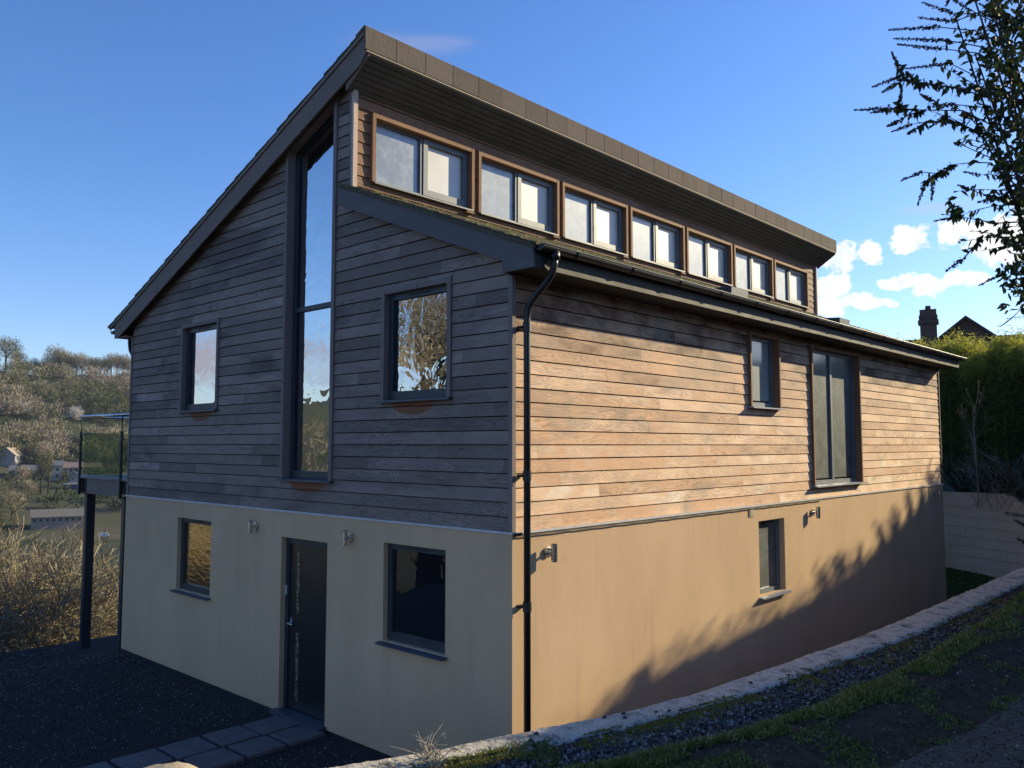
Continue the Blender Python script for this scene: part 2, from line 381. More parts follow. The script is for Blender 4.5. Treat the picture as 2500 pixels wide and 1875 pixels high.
M['tile'] = tile_mat('concrete_ridge_tile', (.085, .066, .054), (.185, .15, .122), (.23, .195, .15), .15)
M['moss_tile'] = tile_mat('mossy_roof_tile', (.06, .05, .035), (.125, .105, .07), (.19, .165, .085), .5)


def foliage(name, cols, trans=.3, rough=.6):
    m, nt, p, out = newmat(name); at = N(nt, 'Attribute', attribute_name='tone'); sp = N(nt, 'SeparateColor'); nt.links.new(at.outputs['Color'], sp.inputs[0])
    k = len(cols); c = ramp(nt, sp.outputs[0], [(i / (k - 1), cc) for i, cc in enumerate(cols)])
    nt.links.new(c, p.inputs['Base Color']); p.inputs['Roughness'].default_value = rough; p.inputs['Specular IOR Level'].default_value = .25
    if trans:
        t = N(nt, 'BsdfTranslucent'); nt.links.new(c, t.inputs['Color']); mx = N(nt, 'MixShader'); mx.inputs[0].default_value = trans
        nt.links.new(p.outputs[0], mx.inputs[1]); nt.links.new(t.outputs[0], mx.inputs[2]); nt.links.new(mx.outputs[0], out.inputs[0])
    return m


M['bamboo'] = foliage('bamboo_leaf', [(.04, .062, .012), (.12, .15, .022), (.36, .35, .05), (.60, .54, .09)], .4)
M['strap'] = foliage('strap_leaf', [(.02, .035, .02), (.045, .07, .045), (.08, .10, .075)], .15)
M['grass'] = foliage('grass_blade', [(.05, .075, .015), (.10, .145, .028), (.20, .21, .05), (.40, .34, .18)], .3)
M['moss'] = foliage('moss_tuft', [(.11, .115, .022), (.20, .195, .035), (.30, .26, .06), (.15, .10, .04)], .2)
M['bud_leaf'] = foliage('buddleia_leaf', [(.018, .026, .010), (.035, .05, .016), (.07, .09, .02), (.10, .12, .02)], .25)
M['bud_head'] = foliage('seed_head', [(.018, .012, .010), (.045, .028, .020), (.075, .045, .030)], 0, .9)
M['twig'] = foliage('bare_twig', [(.15, .125, .08), (.26, .22, .13), (.42, .36, .25), (.22, .165, .115)], 0, .9)
M['oak_twig'] = foliage('oak_bark', [(.10, .095, .075), (.17, .155, .125), (.25, .225, .18)], 0, .9)
M['stem_dark'] = foliage('dark_stem', [(.035, .028, .02), (.07, .055, .04)], 0, .9)
M['pale_stem'] = foliage('pale_stem', [(.26, .22, .16), (.38, .33, .25)], 0, .9)
M['far_twig'] = foliage('winter_crown', [(.12, .13, .062), (.20, .19, .105), (.26, .23, .145), (.30, .245, .18), (.38, .30, .23)], 0, .95)  # palette lightened and greyed to stand in for distance haze
M['far_dark'] = foliage('evergreen_crown', [(.04, .055, .03), (.07, .085, .045)], 0, .95)
M['blossom'] = foliage('white_blossom', [(.5, .47, .42), (.68, .64, .58)], .2, .9)
M['stone_grey'] = foliage('slate_chipping', [(.032, .030, .031), (.07, .066, .066), (.14, .132, .13), (.30, .28, .26)], 0, .7)
M['litter'] = foliage('verge_litter', [(.05, .035, .022), (.11, .08, .05), (.22, .17, .11), (.34, .30, .25)], 0, .95)
M['hedge_core'] = simple('hedge_core', (.02, .025, .012), .95, .3, 3)


def ground_mat(name, cols, scale, bmp=.6, bs=60, bd=.02, rough=.95, extra=None):
    m, nt, p, out = newmat(name); tc = N(nt, 'TexCoord'); ob = tc.outputs['Object']
    n = noise_n(nt, ob, scale, 8, .65); k = len(cols)
    c = ramp(nt, n, [(.25 + .5 * i / (k - 1), cc) for i, cc in enumerate(cols)])
    if extra:
        for sc_, lo, hi, cc in extra:
            e = noise_n(nt, ob, sc_, 5, .6); q = N(nt, 'MapRange', interpolation_type='SMOOTHSTEP'); nt.links.new(e, q.inputs[0]); q.inputs[1].default_value = lo; q.inputs[2].default_value = hi; c = mixc(nt, q.outputs[0], c, cc)
    nt.links.new(c, p.inputs['Base Color']); p.inputs['Roughness'].default_value = rough; p.inputs['Specular IOR Level'].default_value = .15
    bump(nt, p, noise_n(nt, ob, bs, 6, .7), bmp, bd)
    return m


M['chip_ground'] = ground_mat('slate_gravel_ground', [(.022, .020, .020), (.045, .042, .042), (.08, .075, .072)], 45, 1, 38, .03)
M['concrete'] = ground_mat('rough_old_concrete', [(.40, .36, .29), (.68, .61, .49), (.88, .80, .66)], 9, 1, 34, .035, .85, [(40, .6, .7, (.7, .69, .67)), (3, .58, .7, (.22, .19, .15)), (14, .60, .72, (.12, .115, .08)), (5, .55, .66, (.30, .27, .235)), (60, .58, .66, (.13, .12, .10))])
M['soil'] = ground_mat('dark_verge_soil', [(.03, .022, .015), (.065, .048, .032), (.11, .085, .058)], 12, 1, 30, .03)
M['tarmac'] = ground_mat('worn_lane', [(.06, .048, .04), (.13, .11, .09), (.26, .225, .185)], 30, 1, 45, .04)
M['lawn'] = ground_mat('lawn_ground', [(.02, .04, .01), (.04, .07, .015), (.06, .09, .02)], 20, 1, 50, .03)
M['slab'] = ground_mat('slate_paving', [(.10, .09, .095), (.14, .128, .132), (.18, .165, .165)], 5, .5, 12, .01, .7)
M['hill'] = ground_mat('hillside', [(.03, .045, .028), (.05, .062, .036), (.07, .07, .042), (.11, .095, .06)], .02, .2, .3, .5, .95, [(.05, .55, .62, (.035, .05, .016)), (.011, .62, .68, (.20, .14, .085))])
M['meadow'] = ground_mat('scrub_slope', [(.06, .06, .02), (.11, .10, .04), (.17, .14, .06)], .6, 1, 4, .1)


def block_mat():
    m, nt, p, out = newmat('painted_block'); tc = N(nt, 'TexCoord'); ob = tc.outputs['Object']
    n = noise_n(nt, ob, 2.5, 6, .6)
    c = ramp(nt, n, [(.25, (.66, .51, .37)), (.75, (.76, .60, .46))])
    nt.links.new(c, p.inputs['Base Color']); p.inputs['Roughness'].default_value = .9
    bump(nt, p, noise_n(nt, ob, 60, 5, .7), .4, .005); return m


M['block'] = block_mat()


def brick_mat(name, a, b, mortar, sc):
    m, nt, p, out = newmat(name); tc = N(nt, 'TexCoord'); br = N(nt, 'TexBrick')
    mp = N(nt, 'Mapping'); mp.inputs['Rotation'].default_value = (math.pi / 2, 0, 0); nt.links.new(tc.outputs['Object'], mp.inputs['Vector']); nt.links.new(mp.outputs[0], br.inputs['Vector'])
    br.inputs['Color1'].default_value = (*a, 1); br.inputs['Color2'].default_value = (*b, 1); br.inputs['Mortar'].default_value = (*mortar, 1); br.inputs['Scale'].default_value = sc
    br.inputs['Mortar Size'].default_value = .02
    nt.links.new(br.outputs[0], p.inputs['Base Color']); p.inputs['Roughness'].default_value = .9; return m


M['brick'] = brick_mat('dark_chimney_brick', (.11, .055, .038), (.07, .04, .03), (.14, .11, .09), 4.4)
M['brick_red'] = brick_mat('red_brick', (.38, .17, .10), (.30, .13, .085), (.4, .33, .27), 4.4)
M['roof_dark'] = tile_mat('old_clay_tile', (.045, .035, .03), (.08, .06, .05), (.09, .08, .04), .2)
M['cable'] = simple('black_cable', (.01, .01, .01), .6)
M['white_wall'] = simple('white_painted_wall', (.30, .29, .28), .8, .06, 1)
M['pink_wall'] = simple('pale_pink_wall', (.26, .20, .175), .8, .06, 1)
M['tan_wall'] = simple('tan_tile_roof', (.33, .26, .19), .8, .12, 1)
M['slate_roof'] = simple('slate_roof', (.13, .13, .15), .7, .12, 1)
M['brown_roof'] = simple('brown_roof', (.20, .15, .13), .8, .12, 1)
M['shed_roof'] = simple('fibre_cement_roof', (.15, .135, .115), .8, .1, .5)
M['blue_sheet'] = simple('blue_sheet_metal', (.02, .05, .16), .5)
M['dark_pane'] = simple('far_window', (.03, .035, .045), .3)
M['paint_white'] = simple('white_vehicle_paint', (.75, .75, .75), .3, .03, 2)
M['door'] = simple('satin_black_door', (.016, .016, .018), .32, .1, 2, coat=.3)


def painted_gold_glint():
    m, nt, p, out = newmat('leaded_pattern_glass'); tc = N(nt, 'TexCoord'); ob = tc.outputs['Object']
    n = noise_n(nt, ob, 26, 3, .7, 1.5)
    c = ramp(nt, n, [(.42, (.012, .012, .012)), (.52, (.16, .12, .06)), (.6, (.42, .34, .2)), (.68, (.02, .02, .02))])  # golden reflections of the leaded glass painted as a noise pattern
    nt.links.new(c, p.inputs['Base Color']); p.inputs['Roughness'].default_value = .15; bump(nt, p, n, .6, .01); return m


M['painted_gold_glint'] = painted_gold_glint()


def clear_glass():
    m, nt, p, out = newmat('balustrade_glass'); nt.nodes.remove(p)
    t = N(nt, 'BsdfTransparent'); t.inputs[0].default_value = (.80, .85, .74, 1)
    g = N(nt, 'BsdfGlossy'); g.inputs['Roughness'].default_value = .02; d = N(nt, 'BsdfDiffuse'); d.inputs[0].default_value = (.5, .48, .36, 1)
    m0 = N(nt, 'MixShader'); m0.inputs[0].default_value = .07; nt.links.new(t.outputs[0], m0.inputs[1]); nt.links.new(d.outputs[0], m0.inputs[2])
    m1 = N(nt, 'MixShader'); m1.inputs[0].default_value = .06; nt.links.new(m0.outputs[0], m1.inputs[1]); nt.links.new(g.outputs[0], m1.inputs[2]); nt.links.new(m1.outputs[0], out.inputs[0])
    return m


M['clear_glass'] = clear_glass()

# ------------------------------------------------------------------ the house: dimensions in metres
W, L, XC, OV = 8.645, 13.485, -2.594, .126
Fg = lambda u, d, z: (u, -d, z)                 # gable wall, d outwards
Fs = lambda u, d, z: (d, u, z)                  # long side wall
Fc = lambda u, d, z: (XC + d, u, z)             # clerestory wall
Fb = lambda u, d, z: (u, L + d, z)              # back gable
zl = lambda x: 8.106 - .3977 * (-2.19 - x)      # top of the big left roof slope
zr = lambda x: 6.36 - .4 * (x - XC)             # top of the small right roof slope
house = thing('split_roof_house', 'large modern house with timber cladding above sand coloured render and a split mono-pitch roof', 'house')


def wall_mesh(mb, F, u0, u1, zb, top, holes, breaks=(), depth=.12, d=0.0):
    """front faces round rectangular or sloped holes (u0,u1,z0,top function) with reveals going inwards"""
    cuts = sorted({u0, u1, *breaks, *[h[0] for h in holes], *[h[1] for h in holes]})
    for a, b in zip(cuts, cuts[1:]):
        mid = (a + b) / 2; hs = sorted([h for h in holes if h[0] <= mid <= h[1]], key=lambda h: h[2])
        ta, tb = top(a + 1e-6), top(b - 1e-6); pa = pb = zb
        for h in hs:
            mb.add([F(a, d, pa), F(b, d, pb), F(b, d, h[2]), F(a, d, h[2])], [(0, 1, 2, 3)])
            pa, pb = h[3](a), h[3](b)
        mb.add([F(a, d, pa), F(b, d, pb), F(b, d, tb), F(a, d, ta)], [(0, 1, 2, 3)])
    for h in holes:
        a, b, z0, tp = h; za, zb_ = tp(a), tp(b)
        q = [(a, z0), (b, z0), (b, zb_), (a, za)]
        for (p1, p2) in zip(q, q[1:] + q[:1]):
            mb.add([F(p1[0], d, p1[1]), F(p2[0], d, p2[1]), F(p2[0], d - depth, p2[1]), F(p1[0], d - depth, p1[1])], [(0, 1, 2, 3)])


flat = lambda z: (lambda u: z)
# lower walls in render
RT = 2.45
gable_low = [(-6.786, -5.765, 1.165, flat(2.213)), (-1.914, -.918, 1.18, flat(2.228)), (-3.955, -2.966, .0, flat(2.139))]
side_low = [(5.0, 5.806, 1.22, flat(2.242))]
mb = MB()
wall_mesh(mb, Fg, -W, 0, 0, flat(RT), gable_low)
wall_mesh(mb, Fs, 0, L, -.3, flat(RT), side_low, depth=.16)
mb.add([(-W, 0, -.6), (-W, L, -.6), (-W, L, RT), (-W, 0, RT)], [(0, 1, 2, 3)])
mb.add([(-W, L, -.6), (0, L, -.6), (0, L, RT), (-W, L, RT)], [(0, 1, 2, 3)])
mb.build('render_wall', M['render'], house)

# dark backing behind the cladding (with the window holes)
BK = -.030
tall = (-4.02, -2.90, 2.86, lambda u: 7.057 + .4 * (u + 3.906) + .13)
gable_up = [(-6.84, -5.69, 3.79, flat(5.10)), (-2.0, -.855, 3.775, flat(5.03)), tall]
side_up = [(4.80, 5.73, 3.82, flat(4.86)), (6.84, 8.86, 2.66, flat(4.86))]
wtop = lambda u: (zl(u) - .13) if u < XC else (zr(u) - .12)
mb = MB()
wall_mesh(mb, Fg, -W + .03, -.03, RT, wtop, gable_up, (XC,), .02, BK)
wall_mesh(mb, Fs, .03, L - .03, RT, flat(5.0), side_up, (), .02, BK)
cl_wins = [(.28 + 1.817 * k, .28 + 1.817 * k + 1.735) for k in range(7)]
cl_holes = [(a, b, 6.47, flat(7.325)) for a, b in cl_wins]
wall_mesh(mb, Fc, .0, L - .05, 6.2, flat(7.9), cl_holes, (), .02, BK)
mb.add([(-W + .03, .03, RT), (-W + .03, L, RT), (-W + .03, L, 5.15), (-W + .03, .03, 5.15)], [(0, 1, 2, 3)])
mb.add([Fb(-W, -.03, RT), Fb(0, -.03, RT), Fb(0, -.03, zr(0) - .1), Fb(XC, -.03, zr(XC) - .1), Fb(XC, -.03, zl(XC) - .13), Fb(-W, -.03, zl(-W) - .13)], [(0, 1, 2, 3, 4, 5)])
mb.build('wall_backing', M['backing'], house)
mb = MB(); mb.box(-W + .3, -.3, .3, L - .3, -.2, 5.0); mb.box(-W + 1.5, XC - .3, .3, L - .3, 5, 6.3); mb.build('inner_core', M['backing'], house)


def clad(F, u0, u1, zb, top, holes, seed, exposure=.1375, joint=(1.1, 3.4), face=(-.018, -.007), lo=0., hi=1., grad=0):
    """lapped boards, one strip of board between joints; each strip has its own tone"""
    mb = MB(); r = random.Random(seed); z = zb; row = 0
    while z < max(top(u0 + .01), top(u1 - .01), top(XC - .01) if F is Fg else 0):
        a, b = z, z + exposure
        js = [u0 - r.uniform(0, 3)]
        while js[-1] < u1: js.append(js[-1] + r.uniform(*joint))
        hs = [h for h in holes if h[2] < b and max(h[3](h[0]), h[3](h[1])) > a]
        cuts = sorted({u0, u1, *[j for j in js if u0 < j < u1], *[h[0] for h in hs], *[h[1] for h in hs]})
        if F is Fg:
            ex = [-2.19 + (a + .17 - 8.106) / .3977, XC, XC - (a + .13 - 6.36) / .4]
            cuts = sorted(set(cuts) | {e_ for e_ in ex if u0 < e_ < u1})
        cuts = [c for c in cuts if u0 <= c <= u1]
        tones = {}
        for c0, c1 in zip(cuts, cuts[1:]):
            if c1 - c0 < .004: continue
            mid = (c0 + c1) / 2; k = sum(1 for j in js if j < mid)
            if k not in tones: tones[k] = (min(1, max(0, lo + (hi - lo) * r.random() + (grad * (.5 - (z - zb) / 2.4) - 1.1 * max(0, (z - zb - 1.75) / .6) if grad else 0))), r.random(), r.random())  # boards weather paler low down; top rows darkened to paint in eave shade
            za, zb_ = a, b; skip = False
            for h in hs:
                if h[0] <= mid <= h[1]:
                    ht = max(h[3](c0), h[3](c1))
                    if h[2] <= a + .002 and ht >= b - .002: skip = True
                    elif h[2] > a: zb_ = min(zb_, h[2])
                    else: za = max(za, ht)
            if skip or zb_ - za < .01: continue
            if top(mid) < a: continue
            gap = .0105; g = .0012; zt = zb_ - (gap if zb_ == b else 0)
            w0, w1 = c0 + g, c1 - g
            db, dt = face[1] + r.uniform(-.0015, .0015), face[0]
            mb.hexa([F(w0, BK + .002, za), F(w1, BK + .002, za), F(w1, db, za), F(w0, db, za), F(w0, BK + .002, zt), F(w1, BK + .002, zt), F(w1, dt, zt), F(w0, dt, zt)], tones[k])
        z = b; row += 1
    return mb


Z0 = 2.474
gtop = lambda u: (zl(u) - .17) if u < XC else (zr(u) - .13)
clad(Fg, -W + .05, -.055, Z0, gtop, gable_up, 3).build('gable_cladding', M['grey_cedar'], house)
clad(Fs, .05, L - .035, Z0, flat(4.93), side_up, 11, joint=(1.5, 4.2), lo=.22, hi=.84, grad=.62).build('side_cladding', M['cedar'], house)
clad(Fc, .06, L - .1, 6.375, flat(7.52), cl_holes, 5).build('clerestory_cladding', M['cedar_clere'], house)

mb = MB()   # corner boards
mb.box(-.055, 0, -.0, .012, Z0, 4.92); mb.box(-.0125, .0, .0119, .05, Z0, 4.92)
mb.build('corner_board', M['grey_trim'], house)
for q in ((-W, -W + .05, -.0, .03, Z0, 5.06), (XC - .06, XC - .01, -.004, .01, 6.36, 7.72)): mb = MB(); mb.box(*q); mb.build('corner_board', M['grey_trim'], house)
mb = MB(); mb.box(XC - .05, XC + .03, L - .1, L - .05, 6.33, 7.58); mb.build('corner_board', M['post_lit'], house)
mb = MB(); mb.box(XC - .008, XC + .03, -.008, .055, 6.33, 7.58); mb.build('corner_board', M['post_lit'], house)['label'] = 'corner board of the clerestory in a painted sunlit tone'
mb = MB(); mb.box(-.045, .006, L - .035, L + .006, Z0, 4.92); mb.build('corner_board', M['fascia'], house)
mb = MB()   # bead between render and cladding
mb.fbox(Fg, -W - .005, .012, -.03, .014, RT, Z0 - .002); mb.build('base_bead', M['trim_white'], house)
mb = MB(); mb.fbox(Fs, .022, L + .01, -.03, .02, RT, Z0 - .002); mb.build('base_bead', M['trim_white'], house)
mb = MB(); mb.tube([(.022, .03 + .12 * i, RT - .012 - .006 * abs(math.sin(i * .9))) for i in range(60)], .007, 5); mb.tube([(.03, .0, RT), (.03, .1, RT + .004)], .014, 6); mb.build('cable', M['cable'], house)

# ---- windows
def window(F, u0, u1, z0, z1, rec, tw, out_, mats, panes, fw_=.07, sillm='sill', sill=(.02, .055, .025), trim=True, top=None, frame='frame', head=None, mullions=(), sill_over=.0, vent=True):
    tp = top or flat(z1); a, b = u0 + tw, u1 - tw
    fr = MB(); d0, d1 = -rec - .03, -rec + .028
    s = (tp(1.0) - tp(0.0))          # slope of the head
    T = lambda u, dz: tp(u) + dz
    zt = -tw * 1.0 if trim else 0    # opening top below outer top
    zb = z0 + (tw * .3 if trim else 0)
    fr.fprism(F, [(a, zb), (a + fw_, zb), (a + fw_, T(a + fw_, zt)), (a, T(a, zt))], d0, d1)
    fr.fprism(F, [(b - fw_, zb), (b, zb), (b, T(b, zt)), (b - fw_, T(b - fw_, zt))], d0, d1)
    fr.fprism(F, [(a + fw_, T(a + fw_, zt - fw_)), (b - fw_, T(b - fw_, zt - fw_)), (b - fw_, T(b - fw_, zt)), (a + fw_, T(a + fw_, zt))], d0, d1)
    fr.fbox(F, a + fw_, b - fw_, d0, d1, zb, zb + fw_ * 1.25)
    for (m0, m1, mz0, mz1) in mullions: fr.fbox(F, m0, m1, d0, d1 + .002, mz0, mz1)
    root = fr.build('window', M[frame], house)
    for (p0, p1, q0, q1, pm) in panes:
        g = MB(); g.fprism(F, [(p0, q0), (p1, q0), (p1, q1 if q1 is not None else T(p1, zt - fw_)), (p0, q1 if q1 is not None else T(p0, zt - fw_))], -rec - .012, -rec - .004); g.build('pane', M[pm], root)
    if trim:
        t = MB()
        t.fprism(F, [(u0, z0), (a, z0), (a, T(a, -.002)), (u0, T(u0, -.002))], -rec - .02, out_, (.5, .1, .5))
        t.build('trim', M[mats[0]], root); t = MB()
        t.fprism(F, [(b, z0), (u1, z0), (u1, T(u1, -.002)), (b, T(b, -.002))], -rec - .02, out_, (.45, .4, .5))
        t.build('trim', M[mats[0]], root)
        t = MB(); t.fprism(F, [(a, T(a, zt)), (b, T(b, zt)), (b, T(b, 0)), (a, T(a, 0))], -rec - .02, out_ - .003, (.55, .7, .3)); t.build('trim', M[mats[1]], root)
    if sill:
        so, sd, sh = sill
        t = MB(); t.fprism(lambda u, d, z: F(d, u, z), [(-rec + .03, zb - .004 - (0 if trim else 0)), (sd, zb - .014), (sd, zb - .014 - sh), (sd - .012, zb - .014 - sh), (sd - .012, zb - .03), (-rec + .03, zb - .03)], u0 - so, u1 + so)
        t.build('sill', M[sillm], root)
    if vent:
        t = MB(); c = (a + b) / 2; t.fbox(F, c - .17, c + .17, d1, d1 + .012, T(c, zt - .045), T(c, zt - .03)); t.build('trickle_vent', M['black'], root)
    return root


# lower gable windows
def lowwin(F, u0, u1, z0, z1, rec, pm, sillm='sill', frame='frame', hold=1):
    return window(F, u0, u1, z0, z1, rec, 0, 0, None, [(u0 + .07, u1 - .07, z0 + .08, z1 - .06, pm)], .07, sillm, (.035, .075, .022), False, frame=frame)


lowwin(Fg, -6.786, -5.765, 1.165, 2.213, .09, 'glass_gold_tint')['label'] = 'small window left of the door with reflections tinted gold'
w = lowwin(Fg, -1.914, -.918, 1.18, 2.228, .09, 'glass_dark'); w['label'] = 'dark window right of the front door'
w = window(Fs, 5.0, 5.806, 1.22, 2.242, .11, 0, 0, None, [(5.05, 5.75, 1.27, 2.19, 'mist_dark')], .05, 'sill_light', (.03, .075, .02), False, frame='frame_grey')
# upper gable windows with grey timber trim
window(Fg, -6.84, -5.69, 3.79, 5.10, .09, .055, .012, ('grey_trim', 'grey_trim'), [(-6.70, -5.80, 3.88, 4.98, 'glass')], .07)
window(Fg, -2.0, -.855, 3.775, 5.03, .09, .06, .012, ('grey_trim', 'grey_trim'), [(-1.85, -.98, 3.87, 4.92, 'glass_wavy')], .07)
window(Fg, -4.02, -2.90, 2.86, 0, .13, .06, .014, ('grey_trim', 'grey_trim'), [(-3.86, -3.05, 2.95, 4.99, 'glass'), (-3.86, -3.05, 5.05, None, 'glass')], .07, top=lambda u: 7.057 + .4 * (u + 3.906) + .12, mullions=((-3.9, -3.02, 4.985, 5.045),), vent=False)
# side windows
window(Fs, 4.80, 5.73, 3.82, 4.86, .10, .038, .035, ('warm_trim_v', 'warm_trim_h'), [(4.9, 5.62, 3.92, 4.79, 'mist_green')], .05, 'sill_light', (.03, .085, .02), frame='frame_grey', vent=False)
window(Fs, 6.84, 8.86, 2.66, 4.86, .10, .038, .035, ('warm_trim_v', 'warm_trim_h'), [(6.94, 7.79, 2.76, 4.79, 'mist_dark'), (7.86, 8.75, 2.76, 4.79, 'mist_dark')], .05, 'sill_light', (.03, .085, .02), frame='frame_grey', mullions=((7.79, 7.86, 2.7, 4.8),), vent=False)
# clerestory row
for a, b in cl_wins:
    c = (a + b) / 2
    w = window(Fc, a, b, 6.47, 7.325, .09, .05, .03, ('warm_trim_v', 'warm_trim_h'), [(a + .08, c - .03, 6.52, 7.25, 'mist_left'), (c + .09, b - .14, 6.60, 7.20, 'mist_right')], .03, 'frame_grey', (-.03, .045, .02), frame='frame_grey', mullions=((c - .03, c, 6.5, 7.26),), vent=False)
    t = MB()   # opening sash stands proud of the fixed frame
    s0, s1, q0, q1 = c + .015, b - .06, 6.515, 7.27
    for (x0, x1, y0, y1) in ((s0, s0 + .075, q0, q1), (s1 - .075, s1, q0, q1), (s0 + .075, s1 - .075, q0, q0 + .085), (s0 + .075, s1 - .075, q1 - .07, q1)): t.fbox(Fc, x0, x1, -.118, -.05, y0, y1)
    t.build('sash', M['frame_grey'], w)
    t = MB(); t.fbox(Fc, b - .16, b - .02, -.02, .05, 6.415, 6.44); t.build('packer', M['warm_trim_h'], w)

# ---- front door
dr = MB(); D0 = -.10
dr.fbox(Fg, -3.955, -3.885, D0 - .03, D0 + .03, .0, 2.139); dr.fbox(Fg, -3.036, -2.966, D0 - .03, D0 + .03, .0, 2.139); dr.fbox(Fg, -3.885, -3.036, D0 - .03, D0 + .03, 2.06, 2.139)
door = dr.build('front_door', M['frame'], house); door['label'] = 'dark front door with a narrow leaded glass strip'
t = MB(); t.fbox(Fg, -3.885, -3.036, D0 - .03, D0 + .01, .05, 2.06)
t.fbox(Fg, -3.60, -3.06, D0 + .01, D0 + .018, .12, 2.0); t.build('door_leaf', M['door'], door)
t = MB(); t.fbox(Fg, -3.725, -3.665, D0 + .011, D0 + .015, .16, .98); t.fbox(Fg, -3.725, -3.665, D0 + .011, D0 + .015, 1.2, 1.98); t.build('glass_strip', M['painted_gold_glint'], door)
t = MB(); t.fbox(Fg, -3.855, -3.825, D0 + .011, D0 + .02, .98, 1.14); t.tube([Fg(-3.84, D0 + .02, 1.08), Fg(-3.84, D0 + .07, 1.08), Fg(-3.80, D0 + .075, 1.08), Fg(-3.73, D0 + .07, 1.075)], .011, 8); t.build('handle', M['steel'], door, True)
t = MB(); t.fbox(Fg, -3.945, -3.915, D0 + .03, D0 + .045, 1.42, 1.53); t.build('door_bell', M['trim_white'], door)
t = MB(); t.fbox(Fg, -3.99, -2.93, -.12, .10, -.02, .035); t.build('threshold', M['sill'], door)

# ---- roofs: stepped tile courses
def slope(mb, x0, z0, x1, z1, y0, y1, n, thick=.03, lip=.02, jag=.006, seed=1):
    r = random.Random(seed)
    for k in range(n):       # k = 0 at the eave
        a, b = k / n, (k + 1) / n + .12 / n
        xa, za = x0 + (x1 - x0) * a, z0 + (z1 - z0) * a; xb, zb = x0 + (x1 - x0) * min(1, b), z0 + (z1 - z0) * min(1, b)
        y = y0 + r.uniform(-jag, jag); w = .33; off = (k % 2) * w / 2
        ys = [y]; c = y0 + off + .1
        while c < y1: ys.append(c); c += w
        ys.append(y1 + r.uniform(-jag, jag))
        for p, q in zip(ys, ys[1:]):
            h = r.uniform(0, .004); p += .001
            mb.hexa([(xa, p, za - thick), (xa, q, za - thick), (xb, q, zb - thick), (xb, p, zb - thick), (xa, p, za + h), (xa, q, za + h), (xb, q, zb - lip + h), (xb, p, zb - lip + h)], (r.random(), r.random(), r.random()))


mb = MB(); slope(mb, -9.254, 5.297, -2.20, 8.10, -OV - .025, L + OV + .025, 27); mb.build('left_roof_slope', M['moss_tile'], house)
mb = MB(); slope(mb, .425, zr(.425), XC + .0, zr(XC), -OV - .025, L + OV + .025, 16, thick=.024, lip=.012, seed=2, jag=.01); mb.build('right_roof_slope', M['moss_tile'], house)
mb = MB()   # moss cushions on the courses
for i in range(1500):
    u = rnd.random(); x = XC + .03 + (.425 - XC) * u; y = rnd.uniform(-OV, L + OV); s = rnd.uniform(.008, .028)
    if mnoise.noise((x * 1.3, y * 1.1, 3)) < -.1: continue
    z = zr(x) - .004; n = 5; vs = [(x, y, z + s * .7)] + [(x + s * math.cos(t * 6.283 / n) * rnd.uniform(.7, 1.3), y + 1.6 * s * math.sin(t * 6.283 / n), z - .4 * s * math.cos(t * 6.283 / n) - .002) for t in range(n)]
    mb.add(vs, [(0, 1 + t, 1 + (t + 1) % n) for t in range(n)], (rnd.random(), 0, 0))
mb.build('roof_moss', M['moss'], house)['kind'] = 'stuff'
mb = MB()   # ridge cap tiles with joints
y = -OV - .025; k = 0
while y < L + OV:
    e = min(y + .455, L + OV + .02); r0 = rnd.uniform(-.002, .002); tn = (rnd.random(), rnd.random(), 0)
    mb.fprism(lambda u, d, z: (u, d, z), [(-2.19 + r0, 7.835 + r0), (-2.163 + r0, 7.838 + r0), (-2.163 + r0, 8.108), (-2.188, 8.128), (-2.36, 8.062), (-2.352, 8.036), (-2.19, 8.096)], y, e - .006, tn); y += .4605; k += 1
mb.build('ridge_tiles', M['tile'], house)
mb = MB(); mb.box(-2.182, -2.1665, -OV, L + OV - .02, 7.845, 8.10); mb.build('tile_mortar', M['batten'], house)
mb = MB(); mb.box(-2.198, -2.192, -OV, L + OV, 7.80, 8.09); mb.box(-2.21, -2.160, -OV - .005, L + OV + .005, 7.812, 7.826); mb.build('ridge_batten', M['batten'], house)
mb = MB()   # boarded soffit under the ridge overhang
n = 7
for i in range(n):
    a, b = i / n, (i + 1) / n - .018
    P = lambda t, o: (XC + (.435) * t + o * .57, 7.50 + .30 * t - o * .82)
    q = [P(a, 0), P(b, 0), P(b, -.02), P(a, -.02)]
    mb.fprism(lambda u, d, z: (u, d, z), q, -OV + .042, L + OV - .044)
mb.build('ridge_soffit', M['soffit'], house)
mb = MB()
mb.box(-2.23, -2.20, -OV + .045, L + OV - .045, 7.83, 8.0); mb.build('ridge_board', M['barge'], house)
for ya in (-OV + .028, L + OV - .042):
    mb = MB(); mb.fprism(lambda u, d, z: (u, d, z), [(XC - .01, 7.485), (-2.17, 7.775), (-2.205, 7.99), (XC - .01, 7.9)], ya, ya + .012); mb.build('soffit_end', M['barge'], house)
